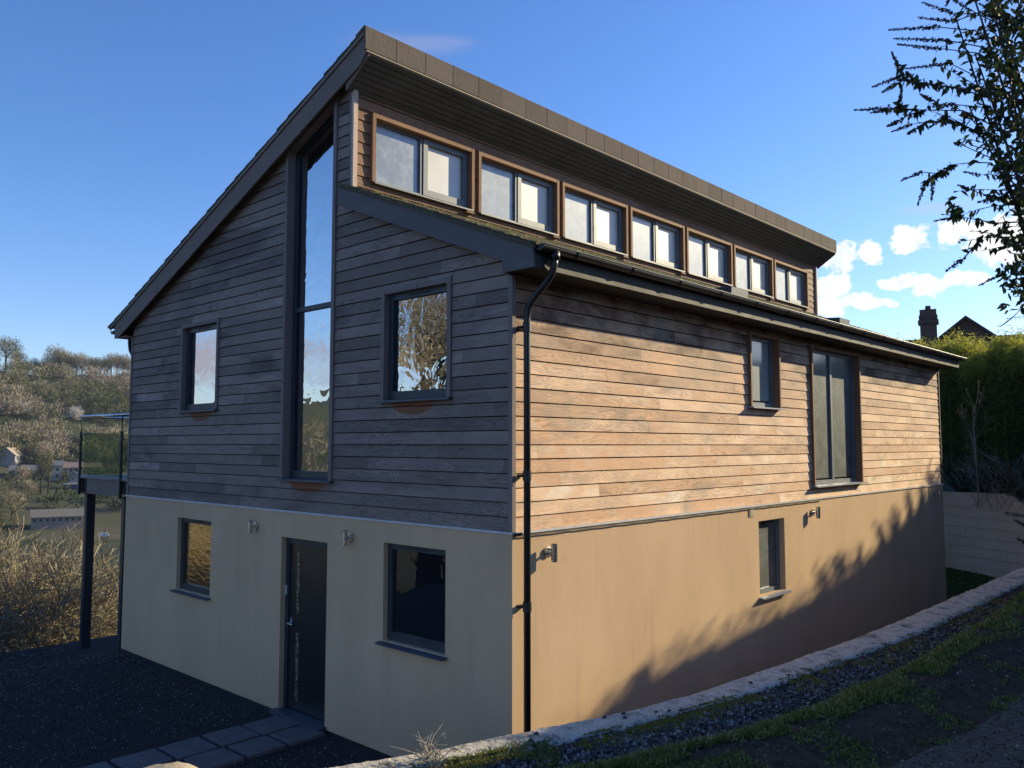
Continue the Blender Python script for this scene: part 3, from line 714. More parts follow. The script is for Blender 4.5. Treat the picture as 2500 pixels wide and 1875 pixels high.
# barge boards
for y0 in (-OV, L + OV - .026):
    mb = MB(); t = lambda x, o: (x, zl(x) - o)
    mb.fprism(lambda u, d, z: (u, d, z), [t(-9.03, .085), t(-2.185, .085), t(-2.185, .30), t(-2.30, .365), (-8.89, 5.075), (-9.03, 5.075)], y0, y0 + .026, (.4, .3, .2)); mb.build('barge_board', M['barge'], house)
for y0, y1 in ((-OV - .02, -OV + .012), (L + OV - .012, L + OV + .02)):
    mb = MB(); mb.fprism(lambda u, d, z: (u, d, z), [(-9.2, zl(-9.2) - .035), (-2.2, zl(-2.2) - .035), (-2.2, zl(-2.2) - .083), (-9.2, zl(-9.2) - .083)], y0, y1, (.8, .5, .5)); mb.build('undercloak', M['barge'], house)
mb = MB(); mb.fprism(lambda u, d, z: (u, d, z), [(-9.02, zl(-9.02) - .2), (-2.62, zl(-2.62) - .2), (-2.62, zl(-2.62) - .215), (-9.02, zl(-9.02) - .215)], -OV + .026, -.001)
mb.box(-9.03, -9.005, -OV + .027, L + OV - .027, 5.08, 5.27); mb.box(-9.0, -W + .02, -OV + .03, L + OV - .03, 5.078, 5.095); mb.build('left_eave', M['barge'], house)
for y0 in (-OV, L + OV - .026):
    mb = MB(); mb.fprism(lambda u, d, z: (u, d, z), [(-2.70, zr(-2.70) - .055), (.372, zr(.372) - .055), (.372, 4.928), (-.012, 4.928), (-.012, zr(-.012) - .285), (-2.70, zr(-2.70) - .285)], y0, y0 + .026, (.3, .6, .2)); mb.build('barge_board', M['barge_blue'], house)['label'] = 'slate grey barge board of the lower roof'
for y0, y1 in ((-OV - .022, -OV + .012), (L + OV - .012, L + OV + .022)): mb = MB(); mb.fprism(lambda u, d, z: (u, d, z), [(-2.72, zr(-2.72) - .028), (.4, zr(.4) - .028), (.4, zr(.4) - .06), (-2.72, zr(-2.72) - .06)], y0, y1, (.9, .2, .2)); mb.build('undercloak', M['moss_tile'], house)
mb = MB(); mb.fprism(lambda u, d, z: (u, d, z), [(-2.69, zr(-2.69) - .13), (.34, zr(.34) - .13), (.34, zr(.34) - .145), (-2.69, zr(-2.69) - .145)], -OV + .026, -.001)
mb.box(.345, .37, -OV + .028, L + OV - .028, 4.931, zr(.36) - .04); mb.build('eave_fascia', M['fascia'], house)
mb = MB(); mb.box(-.02, .344, -OV + .028, L + OV - .028, 4.935, 4.95); mb.build('eave_soffit', M['fascia'], house)

# gutters and downpipes
def gutter(mb, x, z, y0, y1, r=.058):
    n = 10; vs = []; fs = []
    for yy in (y0, y1):
        for rr in (r, r - .004):
            for i in range(n + 1):
                t = math.pi + math.pi * i / n; vs.append((x + rr * math.cos(t), yy, z + rr * math.sin(t)))
    m_ = n + 1
    for i in range(n):
        fs += [(i, i + 1, 2 * m_ + i + 1, 2 * m_ + i), (m_ + i, m_ + i + 1, 3 * m_ + i + 1, 3 * m_ + i)]
    mb.add(vs, fs)
    for s in (-1, 1): mb.tube([(x + s * r, y0, z), (x + s * r, y1, z)], .0075, 10)
    for yy in (y0, y1): mb.add([(x + r * math.cos(math.pi + math.pi * i / n), yy, z + r * math.sin(math.pi + math.pi * i / n)) for i in range(n + 1)], [tuple(range(n + 1))])


gm = MB(); gutter(gm, .435, 5.135, -.10, L + OV + .14); g = gm.build('gutter', M['gutter'], house)
mb = MB()
for k in range(15):
    yy = .4 + .93 * k; n = 8
    mb.tube([(.435 + .062 * math.cos(math.pi + math.pi * i / n), yy, 5.135 + .062 * math.sin(math.pi + math.pi * i / n)) for i in range(n + 1)], .007, 6)
    mb.tube([(.37, yy, 5.12), (.497, yy, 5.14)], .006, 5)
mb.build('gutter_bracket', M['gutter'], g)['kind'] = 'stuff'
mb = MB(); mb.tube([(.435, .115, 5.10), (.435, .115, 5.02)], .05, 12)
P = [(.435, .115, 5.06), (.43, .115, 4.98), (.40, .115, 4.90), (.34, .115, 4.83), (.24, .115, 4.745), (.15, .115, 4.67), (.10, .115, 4.60), (.085, .115, 4.50), (.085, .115, 4.3), (.085, .115, .3)]
mb.tube(P, .034, 14); pipe = mb.build('downpipe', M['gutter'], house, True)
for zz in (4.42, 3.0, 1.78):
    mb = MB(); mb.tube([(.085, .115, zz - .045), (.085, .115, zz + .045)], .042, 14); mb.fbox(Fs, .06, .17, 0, .05, zz - .012, zz + .012); mb.build('pipe_clip', M['gutter'], pipe)
mb = MB(); gutter(mb, -9.31, 5.235, -.06, L, .055); g2 = mb.build('gutter', M['gutter'], house)
mb = MB(); mb.tube([(-9.31, .25, 5.22), (-9.31, .25, 5.05), (-9.27, .25, 4.92), (-9.1, .25, 4.78), (-8.85, .25, 4.66), (-8.72, .25, 4.55), (-8.72, .25, 4.3), (-8.72, .25, -.2)], .034, 12); mb.build('downpipe', M['gutter'], house, True)
# vents on the lower roof, wall vent
for yy, xx, ln, lab in ((4.95, -.45, .5, 'flat mossy tile vent on the lower roof'), (8.65, -.35, .45, 'dark hooded vent on the lower roof')):
    mb = MB(); z = zr(xx); mb.hexa([(xx + .13, yy, z - .07), (xx + .13, yy + ln, z - .07), (xx - .13, yy + ln, z + .05), (xx - .13, yy, z + .05), (xx + .14, yy, z + .05), (xx + .14, yy + ln, z + .05), (xx - .1, yy + ln * .9, z + .075), (xx - .1, yy + ln * .1, z + .075)]); mb.build('roof_vent', M['frame'], house)['label'] = lab
mb = MB(); mb.fbox(Fs, 4.72, 4.86, 0, .012, 2.32, 2.45)
for i in range(5): mb.fbox(Fs, 4.74, 4.84, .012, .018, 2.34 + i * .02, 2.35 + i * .02)
mb.build('wall_vent', M['vent'], house)

# ---- wall lamps (things): round plate, arm, vertical tube
lamp0 = None
for (F, u, z, lab) in ((Fg, -4.56, 2.228, 'steel tube wall lamp on the shaded render left of the front door'), (Fg, -2.50, 2.238, 'steel tube wall lamp on the shaded render right of the front door'),
                       (Fs, .50, 2.243, 'sunlit steel wall lamp next to the black downpipe'), (Fs, 6.78, 2.262, 'sunlit steel wall lamp right of the small ground floor side window'), (Fs, 12.93, 2.28, 'steel wall lamp at the far end of the long side wall')):
    G = (lambda a, b, c: (a, -b, c)) if F is Fg else (lambda a, b, c: (b, a, c))
    t = thing('wall_lamp', lab, 'wall lamp', F(u, 0, z), 'tubular steel wall lamps on the render')
    m1 = MB(); m1.tube([G(0, 0, 0), G(0, .022, 0), G(0, .024, 0)], [.052, .052, .046], 20); m1.build('back_plate', M['steel'], t, False)
    m1 = MB(); m1.tube([G(0, .02, 0), G(0, .065, 0)], .014, 10); m1.build('arm', M['steel'], t)
    m1 = MB(); m1.tube([G(0, .095, -.085), G(0, .095, .085)], .032, 20); b = m1.build('lamp_tube', M['steel'], t)
    for s in (-1, 1):
        m1 = MB(); m1.tube([G(0, .095, s * .085), G(0, .095, s * .087)], .027, 16); m1.build('lens', M['black'], b)

# ---- balcony on the valley side
BY = .1
mb = MB(); mb.box(-10.6, -9.15, BY, BY + .04, 2.41, 2.68); mb.box(-10.95, -10.91, BY, 5.2, 2.41, 2.68); balc = mb.build('balcony', M['barge'], house)
mb = MB(); mb.box(-10.95, -W - .001, BY - .03, 5.2, 2.682, 2.72); mb.build('balcony_deck', M['frame_grey'], balc)
mb = MB(); mb.box(-10.9, -W - .001, BY + .045, 5.1, 2.45, 2.675); mb.build('deck_joists', M['black'], balc)
for x, y in ((-10.62, .15), (-9.05, .17), (-10.68, 4.9)):
    mb = MB(); mb.box(x - .055, x + .055, y - .05, y + .10, -.6, 2.40); mb.box(x - .09, x + .09, y - .09, y + .11, 2.40, 2.412); mb.build('balcony_post', M['frame'], balc)
for x, y in ((-10.87, .07), (-9.07, .07), (-10.87, 1.9), (-10.87, 3.6), (-10.87, 5.1)):
    mb = MB(); mb.tube([(x, y, 2.38), (x, y, 3.52)], .024, 12); mb.tube([(x, y, 3.52), (x, y, 3.79)], .009, 8)
    for zz in (2.86, 3.38): mb.box(x - .02, x + .07, y - .02, y + .02, zz - .018, zz + .018)
    mb.build('rail_post', M['gutter'], balc)
mb = MB(); mb.tube([(-10.93, .07, 3.80), (-8.75, .07, 3.80)], .028, 12); mb.tube([(-10.9, .07, 3.80), (-10.9, 5.2, 3.80)], .028, 12); mb.tube([(-9.0, .07, 3.74), (-W, .2, 3.74)], .02, 8); mb.build('handrail', M['steel'], balc, True)
mb = MB(); mb.box(-10.80, -9.13, .064, .076, 2.75, 3.50); mb.build('glass_panel', M['clear_glass'], balc)
for y0, y1 in ((.14, 1.84), (1.96, 3.54), (3.66, 5.04)):
    mb = MB(); mb.box(-10.876, -10.864, y0, y1, 2.75, 3.50); mb.build('glass_panel', M['clear_glass'], balc)

# ================================================================== ground
def lerp(tab, x):
    if x <= tab[0][0]: return tab[0][1]
    for (a, va), (b, vb) in zip(tab, tab[1:]):
        if x <= b: return va + (vb - va) * (x - a) / (b - a)
    return tab[-1][1]


def sstep(a, b, x):
    t = max(0, min(1, (x - a) / (b - a))); return t * t * (3 - 2 * t)


def nz(x, y, z=0): return mnoise.noise((x, y, z))


def fbm(x, y, z=0, o=4):
    s = 0; a = .5
    for i in range(o): s += a * mnoise.noise((x, y, z + i * 7.3)); x *= 2.03; y *= 2.03; a *= .5
    return s


def grid_mesh(name, xs, ys, hf, mat, kind='structure', parent=None, smooth=True):
    vs = [(x, y, hf(x, y)) for y in ys for x in xs]; nx = len(xs)
    fs = [(j * nx + i, j * nx + i + 1, (j + 1) * nx + i + 1, (j + 1) * nx + i) for j in range(len(ys) - 1) for i in range(nx - 1)]
    me = bpy.data.meshes.new(name); me.from_pydata(vs, [], fs); me.materials.append(mat)
    if smooth: me.polygons.foreach_set('use_smooth', [True] * len(me.polygons))
    o = bpy.data.objects.new(name, me); COL.objects.link(o)
    if kind: o['kind'] = kind
    if parent: o.parent = parent
    return o


def frange(a, b, n): return [a + (b - a) * i / (n - 1) for i in range(n)]


PROF = [(0, -.45), (3, -1.8), (10, -5.2), (25, -10.5), (60, -18), (140, -23), (231, -23), (256, -21.8), (309, -12.3), (331, -9.3), (354, -6), (403, 7), (467, 25), (522, 43), (545, 47), (700, 52), (2200, 80)]


def hill_z(x, y):
    d = -11.6 - x
    if d >= 0:
        z = lerp(PROF, d); z = z * (.36 + .64 * sstep(-260, -60, y) + .5 * (1 - sstep(-430, -320, y))) if z > 0 else z; amp = min(1, d / 40) * .8 + sstep(330, 450, d) * 3.5
        z += amp * 2 * fbm(x * .02, y * .02, 1) + min(.25, d * .05) * fbm(x * .5, y * .5, 3)
        if y > 17: z += (1 - sstep(0, 40, d)) * min(2, (y - 17) * .2)
        return z
    if y > 16.6: return -.5 + 2.5 * sstep(-11.6, -6, x) + .04 * (y - 16.6) + (.1 * (x - 6) if x > 6 else 0)
    if x > 15: return 1.7 + .12 * (x - 15)
    return -1.3


xs = [-2300, -1600, -1100, -850, -720, -640] + frange(-600, -240, 62) + frange(-230, -40, 22) + frange(-36, -11.6, 30) + [-11.0, -8, -5, 0, 4, 9, 14.9, 15.1, 25, 60, 200, 700, 2000]
ys = [-2200, -1300, -800, -520] + frange(-420, -60, 20) + frange(-52, 16.55, 46) + [16.65, 18, 20, 24, 30, 40, 52] + frange(62, 420, 42) + [500, 700, 1100, 2200]
grid_mesh('hillside', xs, ys, hill_z, M['hill'])
def terr_z(x, y): return -.035 - .24 * sstep(8.0, 9.9, -x) - .10 * sstep(9, 11.6, -x) + .015 * fbm(x * 2, y * 2, 5) - .8 * sstep(11.45, 11.8, -x)
grid_mesh('gravel_terrace', frange(-11.8, 2.1, 90), frange(-16, 13.9, 150), terr_z, M['chip_ground'])
# lawn strip and the block wall behind it
grid_mesh('lawn', frange(-9, 2.3, 40), frange(13.7, 20, 30), lambda x, y: .0 + .34 * sstep(13.7, 16.2, y) + .02 * fbm(x, y), M['lawn'])
bw = MB(); A0 = Vector((2.75, 14.45)); B0 = Vector((-8.5, 20.3)); dv = (B0 - A0); ln = dv.length; dv.normalize(); nv = Vector((-dv.y, dv.x))
if nv.y > 0: nv = -nv     # towards the camera
def WP(u, d, z): p = A0 + dv * u + nv * d; return (p.x, p.y, z)
wtopf = lambda u: 2.32 - .075 * u if u < 4 else 2.02
zc = .0; row = 0
while zc < 2.4:
    u = -(row % 2) * .225
    while u < ln:
        a, b = max(0, u), min(ln, u + .45); t0, t1 = min(zc + .225, wtopf(a)), min(zc + .225, wtopf(b))
        if b - a > .02 and min(t0, t1) > zc + .015:
            j = rnd.uniform(-.001, .001); g = .0022
            bw.hexa([WP(a + g, -.18, zc), WP(b - g, -.18, zc), WP(b - g, j, zc + .009), WP(a + g, j, zc + .009), WP(a + g, -.18, t0 - .0), WP(b - g, -.18, t1 - .0), WP(b - g, j, t1 - .004), WP(a + g, j, t0 - .004)])
        u += .45
    zc += .2285; row += 1
bwo = thing('block_wall', 'low painted concrete block garden wall behind the far corner of the house', 'wall'); bw.build('blockwork', M['block'], bwo)
m1 = MB(); m1.hexa([WP(0, -.16, 0), WP(ln, -.16, 0), WP(ln, -.02, 0), WP(0, -.02, 0), WP(0, -.16, 2.25), WP(ln, -.16, 1.95), WP(ln, -.02, 1.95), WP(0, -.02, 2.25)]); m1.build('mortar', M['block'], bwo)

# rough concrete retaining kerb
INN = [(-6.2, -9.5), (-3.0, -6.6), (-1.2, -4.9), (-.1, -3.7), (.42, -2.95), (.75, -2.32), (.97, -1.76), (1.13, -1.22), (1.28, -.75), (1.42, -.3), (1.55, .32), (1.64, 1.1), (1.70, 1.9), (1.78, 2.8), (1.85, 4.2), (1.88, 5.6), (1.90, 7.0), (1.93, 9), (1.95, 11), (2.0, 14.6)]
OUT = [(-5.9, -9.8), (-2.7, -6.9), (-.9, -5.2), (.22, -4.0), (.78, -3.15), (1.08, -2.4), (1.26, -1.80), (1.42, -1.34), (1.55, -.95), (1.66, -.55), (1.80, .1), (1.93, .8), (2.03, 1.7), (2.12, 2.7), (2.25, 4.1), (2.30, 5.5), (2.33, 7.0), (2.36, 9), (2.38, 11), (2.42, 14.6)]


def resample(pl, n):
    P_ = [Vector(p) for p in pl]; acc = [0]
    for a, b in zip(P_, P_[1:]): acc.append(acc[-1] + (b - a).length)
    out = []
    for i in range(n):
        # same index parameter for both polylines keeps them paired
        t = i / (n - 1) * (len(P_) - 1); k = min(int(t), len(P_) - 2); f = t - k
        # catmull-rom
        p0, p1, p2, p3 = P_[max(k - 1, 0)], P_[k], P_[k + 1], P_[min(k + 2, len(P_) - 1)]
        out.append(.5 * ((2 * p1) + (p2 - p0) * f + (2 * p0 - 5 * p1 + 4 * p2 - p3) * f * f + (3 * p1 - p0 - 3 * p2 + p3) * f ** 3))
    return out


NK = 900
RI, RO = resample(INN, NK), resample(OUT, NK)
kb = MB(); cols_ = 15
for i in range(NK):
    a, b = RI[i], RO[i]; dirn = (b - a).normalized()
    for j in range(cols_):
        if j == 0: p = a; z = -.1
        elif j == cols_ - 1: p = b; z = .95
        else:
            f = (j - 1) / (cols_ - 3); p = a.lerp(b, f); e = min(f, 1 - f)
            z = 1.185 + .022 * min(1, e * 7) + (.020 * fbm(p.x * 3.1, p.y * 3.1, 2, 5)) + .016 * fbm(p.x * 26, p.y * 26, 4, 3)
            if j == 1: p = p + dirn * (.05 * fbm(p.x * 6, p.y * 6, 9)) - dirn * .004; z -= .012 * abs(fbm(p.x * 8, p.y * 8, 6)) * 3
        kb.v.append((p.x, p.y, z))
for i in range(NK - 1):
    for j in range(cols_ - 1): kb.f.append((i * cols_ + j, i * cols_ + j + 1, (i + 1) * cols_ + j + 1, (i + 1) * cols_ + j)); kb.t.append((.5, .5, .5))
kerb = kb.build('retaining_wall', M['concrete'], None, True)
tag(kerb, 'curving rough grey concrete retaining wall top between the house and the gravel strip', 'wall')

# lane side: strips that run along the kerb.  s = metres right of the kerb's outer edge
OT = []
for i in range(NK):
    a, b = RO[max(i - 3, 0)], RO[min(i + 3, NK - 1)]; t = (b - a).normalized(); OT.append(Vector((t.y, -t.x)))
SP = [(-.1, 1.16), (0, 1.175), (.5, 1.165), (.62, 1.19), (.80, 1.30), (.98, 1.385), (1.25, 1.38), (1.6, 1.30), (1.9, 1.32), (3, 1.5), (5, 1.72), (14.5, 1.95)]


def lane_z(s, x, y):
    return lerp(SP, s) + .085 * max(0, min(4.5, y - 1)) * sstep(.60, 1.0, s) * (1 - .7 * sstep(1.25, 2.2, s)) + (.03 * fbm(x * 2.2, y * 2.2, 8) + .012 * fbm(x * 9, y * 9, 4)) * sstep(0, .5, s) * (1 if s < 1.8 else .35)


def strip(name, ss, mat):
    vs = []; n = len(ss); st = 3
    idx = list(range(0, NK, st))
    for i in idx:
        for s in ss:
            p = RO[i] + OT[i] * s; vs.append((p.x, p.y, lane_z(s, p.x, p.y)))
    fs = [(r * n + j, r * n + j + 1, (r + 1) * n + j + 1, (r + 1) * n + j) for r in range(len(idx) - 1) for j in range(n - 1)]
    me = bpy.data.meshes.new(name); me.from_pydata(vs, [], fs); me.materials.append(mat); me.polygons.foreach_set('use_smooth', [True] * len(me.polygons))
    o = bpy.data.objects.new(name, me); COL.objects.link(o); o['kind'] = 'structure'; return o


strip('gravel_strip', frange(-.06, .66, 14), M['chip_ground'])
strip('verge', frange(.66, 1.72, 18), M['soil'])
strip('lane', frange(1.72, 2.6, 10) + [3, 4, 6, 9, 14.5], M['tarmac'])


def at_ks(i, s): return RO[i] + OT[i] * s


eb = MB(); q = [i for i in range(NK) if .35 < RO[i].y < 5.2][::6]
for a, b in zip(q, q[1:]):
    pa, pb, oa, ob_ = RO[a] + OT[a] * .655, RO[b] + OT[b] * .655, RO[a] + OT[a] * .70, RO[b] + OT[b] * .70; z1 = 1.235 + .02 * max(0, RO[a].y - 1); z2 = 1.235 + .02 * max(0, RO[b].y - 1)
    eb.hexa([(pa.x, pa.y, 1.1), (pb.x, pb.y, 1.1), (ob_.x, ob_.y, 1.1), (oa.x, oa.y, 1.1), (pa.x, pa.y, z1), (pb.x, pb.y, z2), (ob_.x, ob_.y, z2), (oa.x, oa.y, z1)])
M['old_board'] = simple('old_edging_board', (.16, .13, .10), .9, .3, 6, .6, 40)
tag(eb.build('edging_board', M['old_board']), 'old grey brown edging board between the gravel strip and the grass bank', 'edging')


def stones(name, n, pick, mat, label, r0, r1):
    mb = MB(); r = random.Random(hash(name) % 1000 if False else len(name) * 13)
    for q in range(n):
        x, y, z = pick(r); sr = r.uniform(r0, r1); tn = (r.random() ** (1.6 if r1 > .018 else 3.2), 0, 0)
        rot = Matrix.Rotation(r.uniform(0, 6.28), 3, Vector((r.uniform(-1, 1), r.uniform(-1, 1), r.uniform(-1, 1))).normalized())
        base = [(1, 0, 0), (0, 1, 0), (-1, 0, 0), (0, -1, 0), (0, 0, 1), (0, 0, -1)]
        vs = []
        for b in base:
            v = rot @ (Vector((b[0] * r.uniform(.7, 1.3), b[1] * r.uniform(.6, 1.1), b[2] * r.uniform(.35, .8))) * sr); vs.append((x + v.x, y + v.y, z + v.z))
        mb.add(vs, [(0, 1, 4), (1, 2, 4), (2, 3, 4), (3, 0, 4), (1, 0, 5), (2, 1, 5), (3, 2, 5), (0, 3, 5)], tn)
    return tag(mb.build(name, mat), label, 'gravel', None, 'stuff')


K0 = next(i for i in range(NK) if RO[i].y > -3.0)
def pick_strip(r):
    while True:
        i = int(K0 + (NK - K0 - 5) * r.random() ** 1.9); s = r.uniform(-.02, .70)
        p = at_ks(i, s)
        if p.y > 9.5: continue
        g = .12 + .08 * nz(p.x * 1.7, p.y * 1.7, 3)
        if s < g and r.random() < .75: continue
        if p.y < -1.0 and r.random() < .7: continue
        return p.x, p.y, lane_z(s, p.x, p.y) + r.uniform(0, .018)
stones('gravel', 15000, pick_strip, M['stone_grey'], 'dark slate chippings between the concrete wall and the grass', .010, .025)
def pick_terr(r):
    while True:
        x, y = r.uniform(-11.4, -.2), r.uniform(-3.6, -.12)
        if -4.0 < x < -2.8 and y > -4 and r.random() < .9 and abs(((y + .56) % .485) - .24) < .2: continue
        return x, y, terr_z(x, y) + .004
stones('gravel', 15000, pick_terr, M['stone_grey'], 'dark slate gravel in the shade in front of the gable', .008, .017)
for (x, y, s) in ((1.50, -.35, .022), (1.56, -.42, .02), (1.44, -.52, .024), (1.72, -.05, .018), (1.78, .02, .02), (1.66, -.14, .018), (1.83, .25, .02), (1.30, -1.15, .022), (1.36, -1.28, .026), (1.83, 1.1, .024), (1.97, 1.55, .02)):
    mb = MB(); r = rnd; vs = [(s * b[0] * r.uniform(.8, 1.2), s * b[1] * r.uniform(.8, 1.2), s * .8 * b[2] * r.uniform(.8, 1.2)) for b in ((1, 0, 0), (.5, .9, .1), (-.5, .8, 0), (-1, 0, 0), (-.4, -.9, .1), (.5, -.8, 0), (.2, .1, 1), (-.1, 0, -.6))]
    mb.add(vs, [(i, (i + 1) % 6, 6) for i in range(6)] + [((i + 1) % 6, i, 7) for i in range(6)], (.25, 0, 0))
    tag(mb.build('loose_stone', M['stone_grey'], loc=(x, y, 1.215)), 'dark loose stone lying on top of the rough concrete wall', 'stone', 'loose stones on the concrete wall')

# paving slabs to the front door, two rows of a staggered path
k = 0; where = ['at the door step', 'second from the door', 'third from the door', 'fourth from the door', 'fifth from the door', 'sixth from the door', 'seventh from the door']
for row, (x0, x1, y0, lab) in enumerate(((-3.82, -3.345, -.10, 'left row'), (-3.285, -2.85, -.07, 'right row'))):
    for j in range(7):
        mb = MB(); j1 = rnd.uniform(-.008, .008); h = rnd.uniform(-.003, .003)
        a, b = y0 - j * .505 + j1, y0 - j * .505 - .45 + j1; n = 6
        vs = []; fs = []
        edge = [(x0 + (x1 - x0) * t / n, a) for t in range(n)] + [(x1, a + (b - a) * t / n) for t in range(n)] + [(x1 + (x0 - x1) * t / n, b) for t in range(n)] + [(x0, b + (a - b) * t / n) for t in range(n)]
        edge = [(x + rnd.uniform(-.004, .004), y + rnd.uniform(-.004, .004)) for x, y in edge]
        m_ = len(edge); cx, cy = (x0 + x1) / 2, (a + b) / 2
        ins = [(cx + (x - cx) * .97, cy + (y - cy) * .97) for x, y in edge]
        vs = [(x, y, -.05) for x, y in edge] + [(x, y, -.004 + h) for x, y in edge] + [(x, y, .002 + h) for x, y in ins]
        fs = [(i, (i + 1) % m_, m_ + (i + 1) % m_, m_ + i) for i in range(m_)] + [(m_ + i, m_ + (i + 1) % m_, 2 * m_ + (i + 1) % m_, 2 * m_ + i) for i in range(m_)] + [tuple(range(2 * m_, 3 * m_))]
        mb.add(vs, fs); tag(mb.build('paving_slab', M['slab']), f'dark slate paving slab {where[j]} in the {lab} of the path', 'paving slab', 'slate paving slabs laid to the front door')
mb = MB(); mb.box(-W + .02, -4.0, -.004, .05, -.62, -.004); mb.box(-2.93, -.02, -.004, .05, -.62, -.004); mb.build('plinth', M['fascia'], house)

# sunlit boulder at the near end of the wall
def rock(name, loc, sx, sy, sz, mat, label, cat, seed=1, seg=26):
    mb = MB(); vs = []; fs = []
    for j in range(seg // 2 + 1):
        th = math.pi * j / (seg // 2)
        for i in range(seg):
            ph = 2 * math.pi * i / seg; d = Vector((math.sin(th) * math.cos(ph), math.sin(th) * math.sin(ph), math.cos(th)))
            k_ = 1 + .28 * fbm(d.x * 1.6 + seed, d.y * 1.6, d.z * 1.6, 4) + .06 * fbm(d.x * 9, d.y * 9, d.z * 9)
            vs.append((d.x * sx * k_, d.y * sy * k_, d.z * sz * k_))
    for j in range(seg // 2):
        for i in range(seg): fs.append((j * seg + i, j * seg + (i + 1) % seg, (j + 1) * seg + (i + 1) % seg, (j + 1) * seg + i))
    mb.add(vs, fs); o = mb.build(name, mat, None, True, loc); return tag(o, label, cat)


M['boulder'] = ground_mat('sunlit_limestone', [(.30, .24, .16), (.42, .35, .25), (.52, .45, .34)], 9, .8, 40, .01)
rock('boulder', (-.12, -3.24, 1.055), .26, .28, .14, M['boulder'], 'pale sunlit boulder at the bottom edge in front of the paving', 'boulder', 3)

# ================================================================== plants
def blade(mb, p, d, up_, w, l, tone, bend=.35):
    """a two segment tapering leaf or blade"""
    s = d.cross(up_); s = s.normalized() * w if s.length > 1e-6 else Vector((w, 0, 0))
    m_ = p + (d * l * .5); t = p + d * l + Vector((0, 0, -bend * l * .5))
    o = len(mb.v); mb.v.extend([tuple(p - s * .5), tuple(p + s * .5), tuple(m_ + s), tuple(m_ - s), tuple(t)])
    mb.f.append((o, o + 1, o + 2, o + 3)); mb.t.append(tone); mb.f.append((o + 3, o + 2, o + 4)); mb.t.append(tone)


def leaf(mb, p, d, n_, w, l, tone):
    """lance shaped leaf: a single diamond quad"""
    s = d.cross(n_); s = s.normalized() * w if s.length > 1e-6 else Vector((w, 0, 0))
    m_ = p + d * l * .4; t = p + d * l; o = len(mb.v)
    mb.v.extend([tuple(p), tuple(m_ + s), tuple(t), tuple(m_ - s)]); mb.f.append((o, o + 1, o + 2, o + 3)); mb.t.append(tone)


def rdir(r, z0=-1, z1=1):
    a = r.uniform(0, 6.2832); z = r.uniform(z0, z1); c = math.sqrt(max(0, 1 - z * z)); return Vector((c * math.cos(a), c * math.sin(a), z))


def grass(name, n, pick, mat, label, l0, l1, w, seed):
    mb = MB(); r = random.Random(seed); c = 0
    while c < n:
        q = pick(r)
        if q is None: continue
        x, y, z, k_ = q
        for b in range(r.randint(3, 6)):
            d = (Vector((r.gauss(0, .45), r.gauss(0, .45), 1))).normalized(); l = r.uniform(l0, l1) * k_
            tone = min(.999, max(0, r.gauss(.45, .22))) if r.random() > .05 else .98
            blade(mb, Vector((x + r.gauss(0, .008), y + r.gauss(0, .008), z - .004)), d, Vector((r.uniform(-1, 1), r.uniform(-1, 1), 0)), w * r.uniform(.7, 1.4), l, (tone, 0, 0), .5); c += 1
    return tag(mb.build(name, mat), label, 'grass', None, 'stuff')


def pick_moss(r):
    i = int(K0 + (NK - K0 - 5) * r.random() ** 1.35); p = at_ks(i, 0); w = sstep(.8, 3.0, p.y); s = r.gauss(.08 + .13 * w, .07 + .11 * w); p = at_ks(i, s)
    if fbm(p.x * 2.3, p.y * 2.3, 1) < -.08 + .05 * w or s > .3 + .25 * w or s < -.12: return None
    return p.x, p.y, lane_z(s, p.x, p.y) + .012 + (.02 if s < 0 else 0), .8 + .5 * nz(p.x * 4, p.y * 4, 7)
grass('moss_strip', 30000, pick_moss, M['moss'], 'low yellow green moss and grass along the outer edge of the concrete wall', .012, .038, .0042, 4)
def pick_near(r):
    i = int(K0 - 40 + 190 * r.random()); i = max(0, min(NK - 1, i)); s = r.uniform(-.12, .55); p = at_ks(i, s)
    if p.y > -.45: return None
    if nz(p.x * 3, p.y * 3, 2) < -.05: return None
    return p.x, p.y, lane_z(s, p.x, p.y) + (.02 if s < 0 else 0), 1
grass('grass', 9000, pick_near, M['grass'], 'tufts of green grass at the near end of the gravel strip', .025, .075, .003, 5)
def pick_verge(r):
    i = int(K0 + (NK - K0 - 5) * r.random() ** 1.6); s = r.uniform(.5, 1.35); p = at_ks(i, s)
    lim = .62 + .07 * nz(p.x * 2.2, p.y * 2.2, 5)
    if s < lim: return None
    top_ = 1.2 + .12 * nz(p.x * 3, p.y * 3, 9) - .15 * (1 - sstep(-1, 1, p.y))
    if s > top_: return None
    k_ = .65 + .45 * sstep(.6, 1, s) + .7 * max(0, nz(p.x * 1.5, p.y * 1.5, 4)) + 1.1 * math.exp(-((p.x - 2.75) ** 2 + (p.y - 1.05) ** 2) / .05)
    if nz(p.x * 2.5, p.y * 2.5, 6) < -.25: return None
    return p.x, p.y, lane_z(s, p.x, p.y), k_
grass('grass', 60000, pick_verge, M['grass'], 'shaded green grass bank between the gravel strip and the lane', .03, .085, .0032, 6)
def pick_lawn(r):
    x, y = r.uniform(-2.6, 2.2), r.uniform(13.9, 16.6); return x, y, .0 + .34 * sstep(13.7, 16.2, y), 1
grass('grass', 9000, pick_lawn, M['grass'], 'dark lawn in front of the block wall', .03, .07, .006, 8)

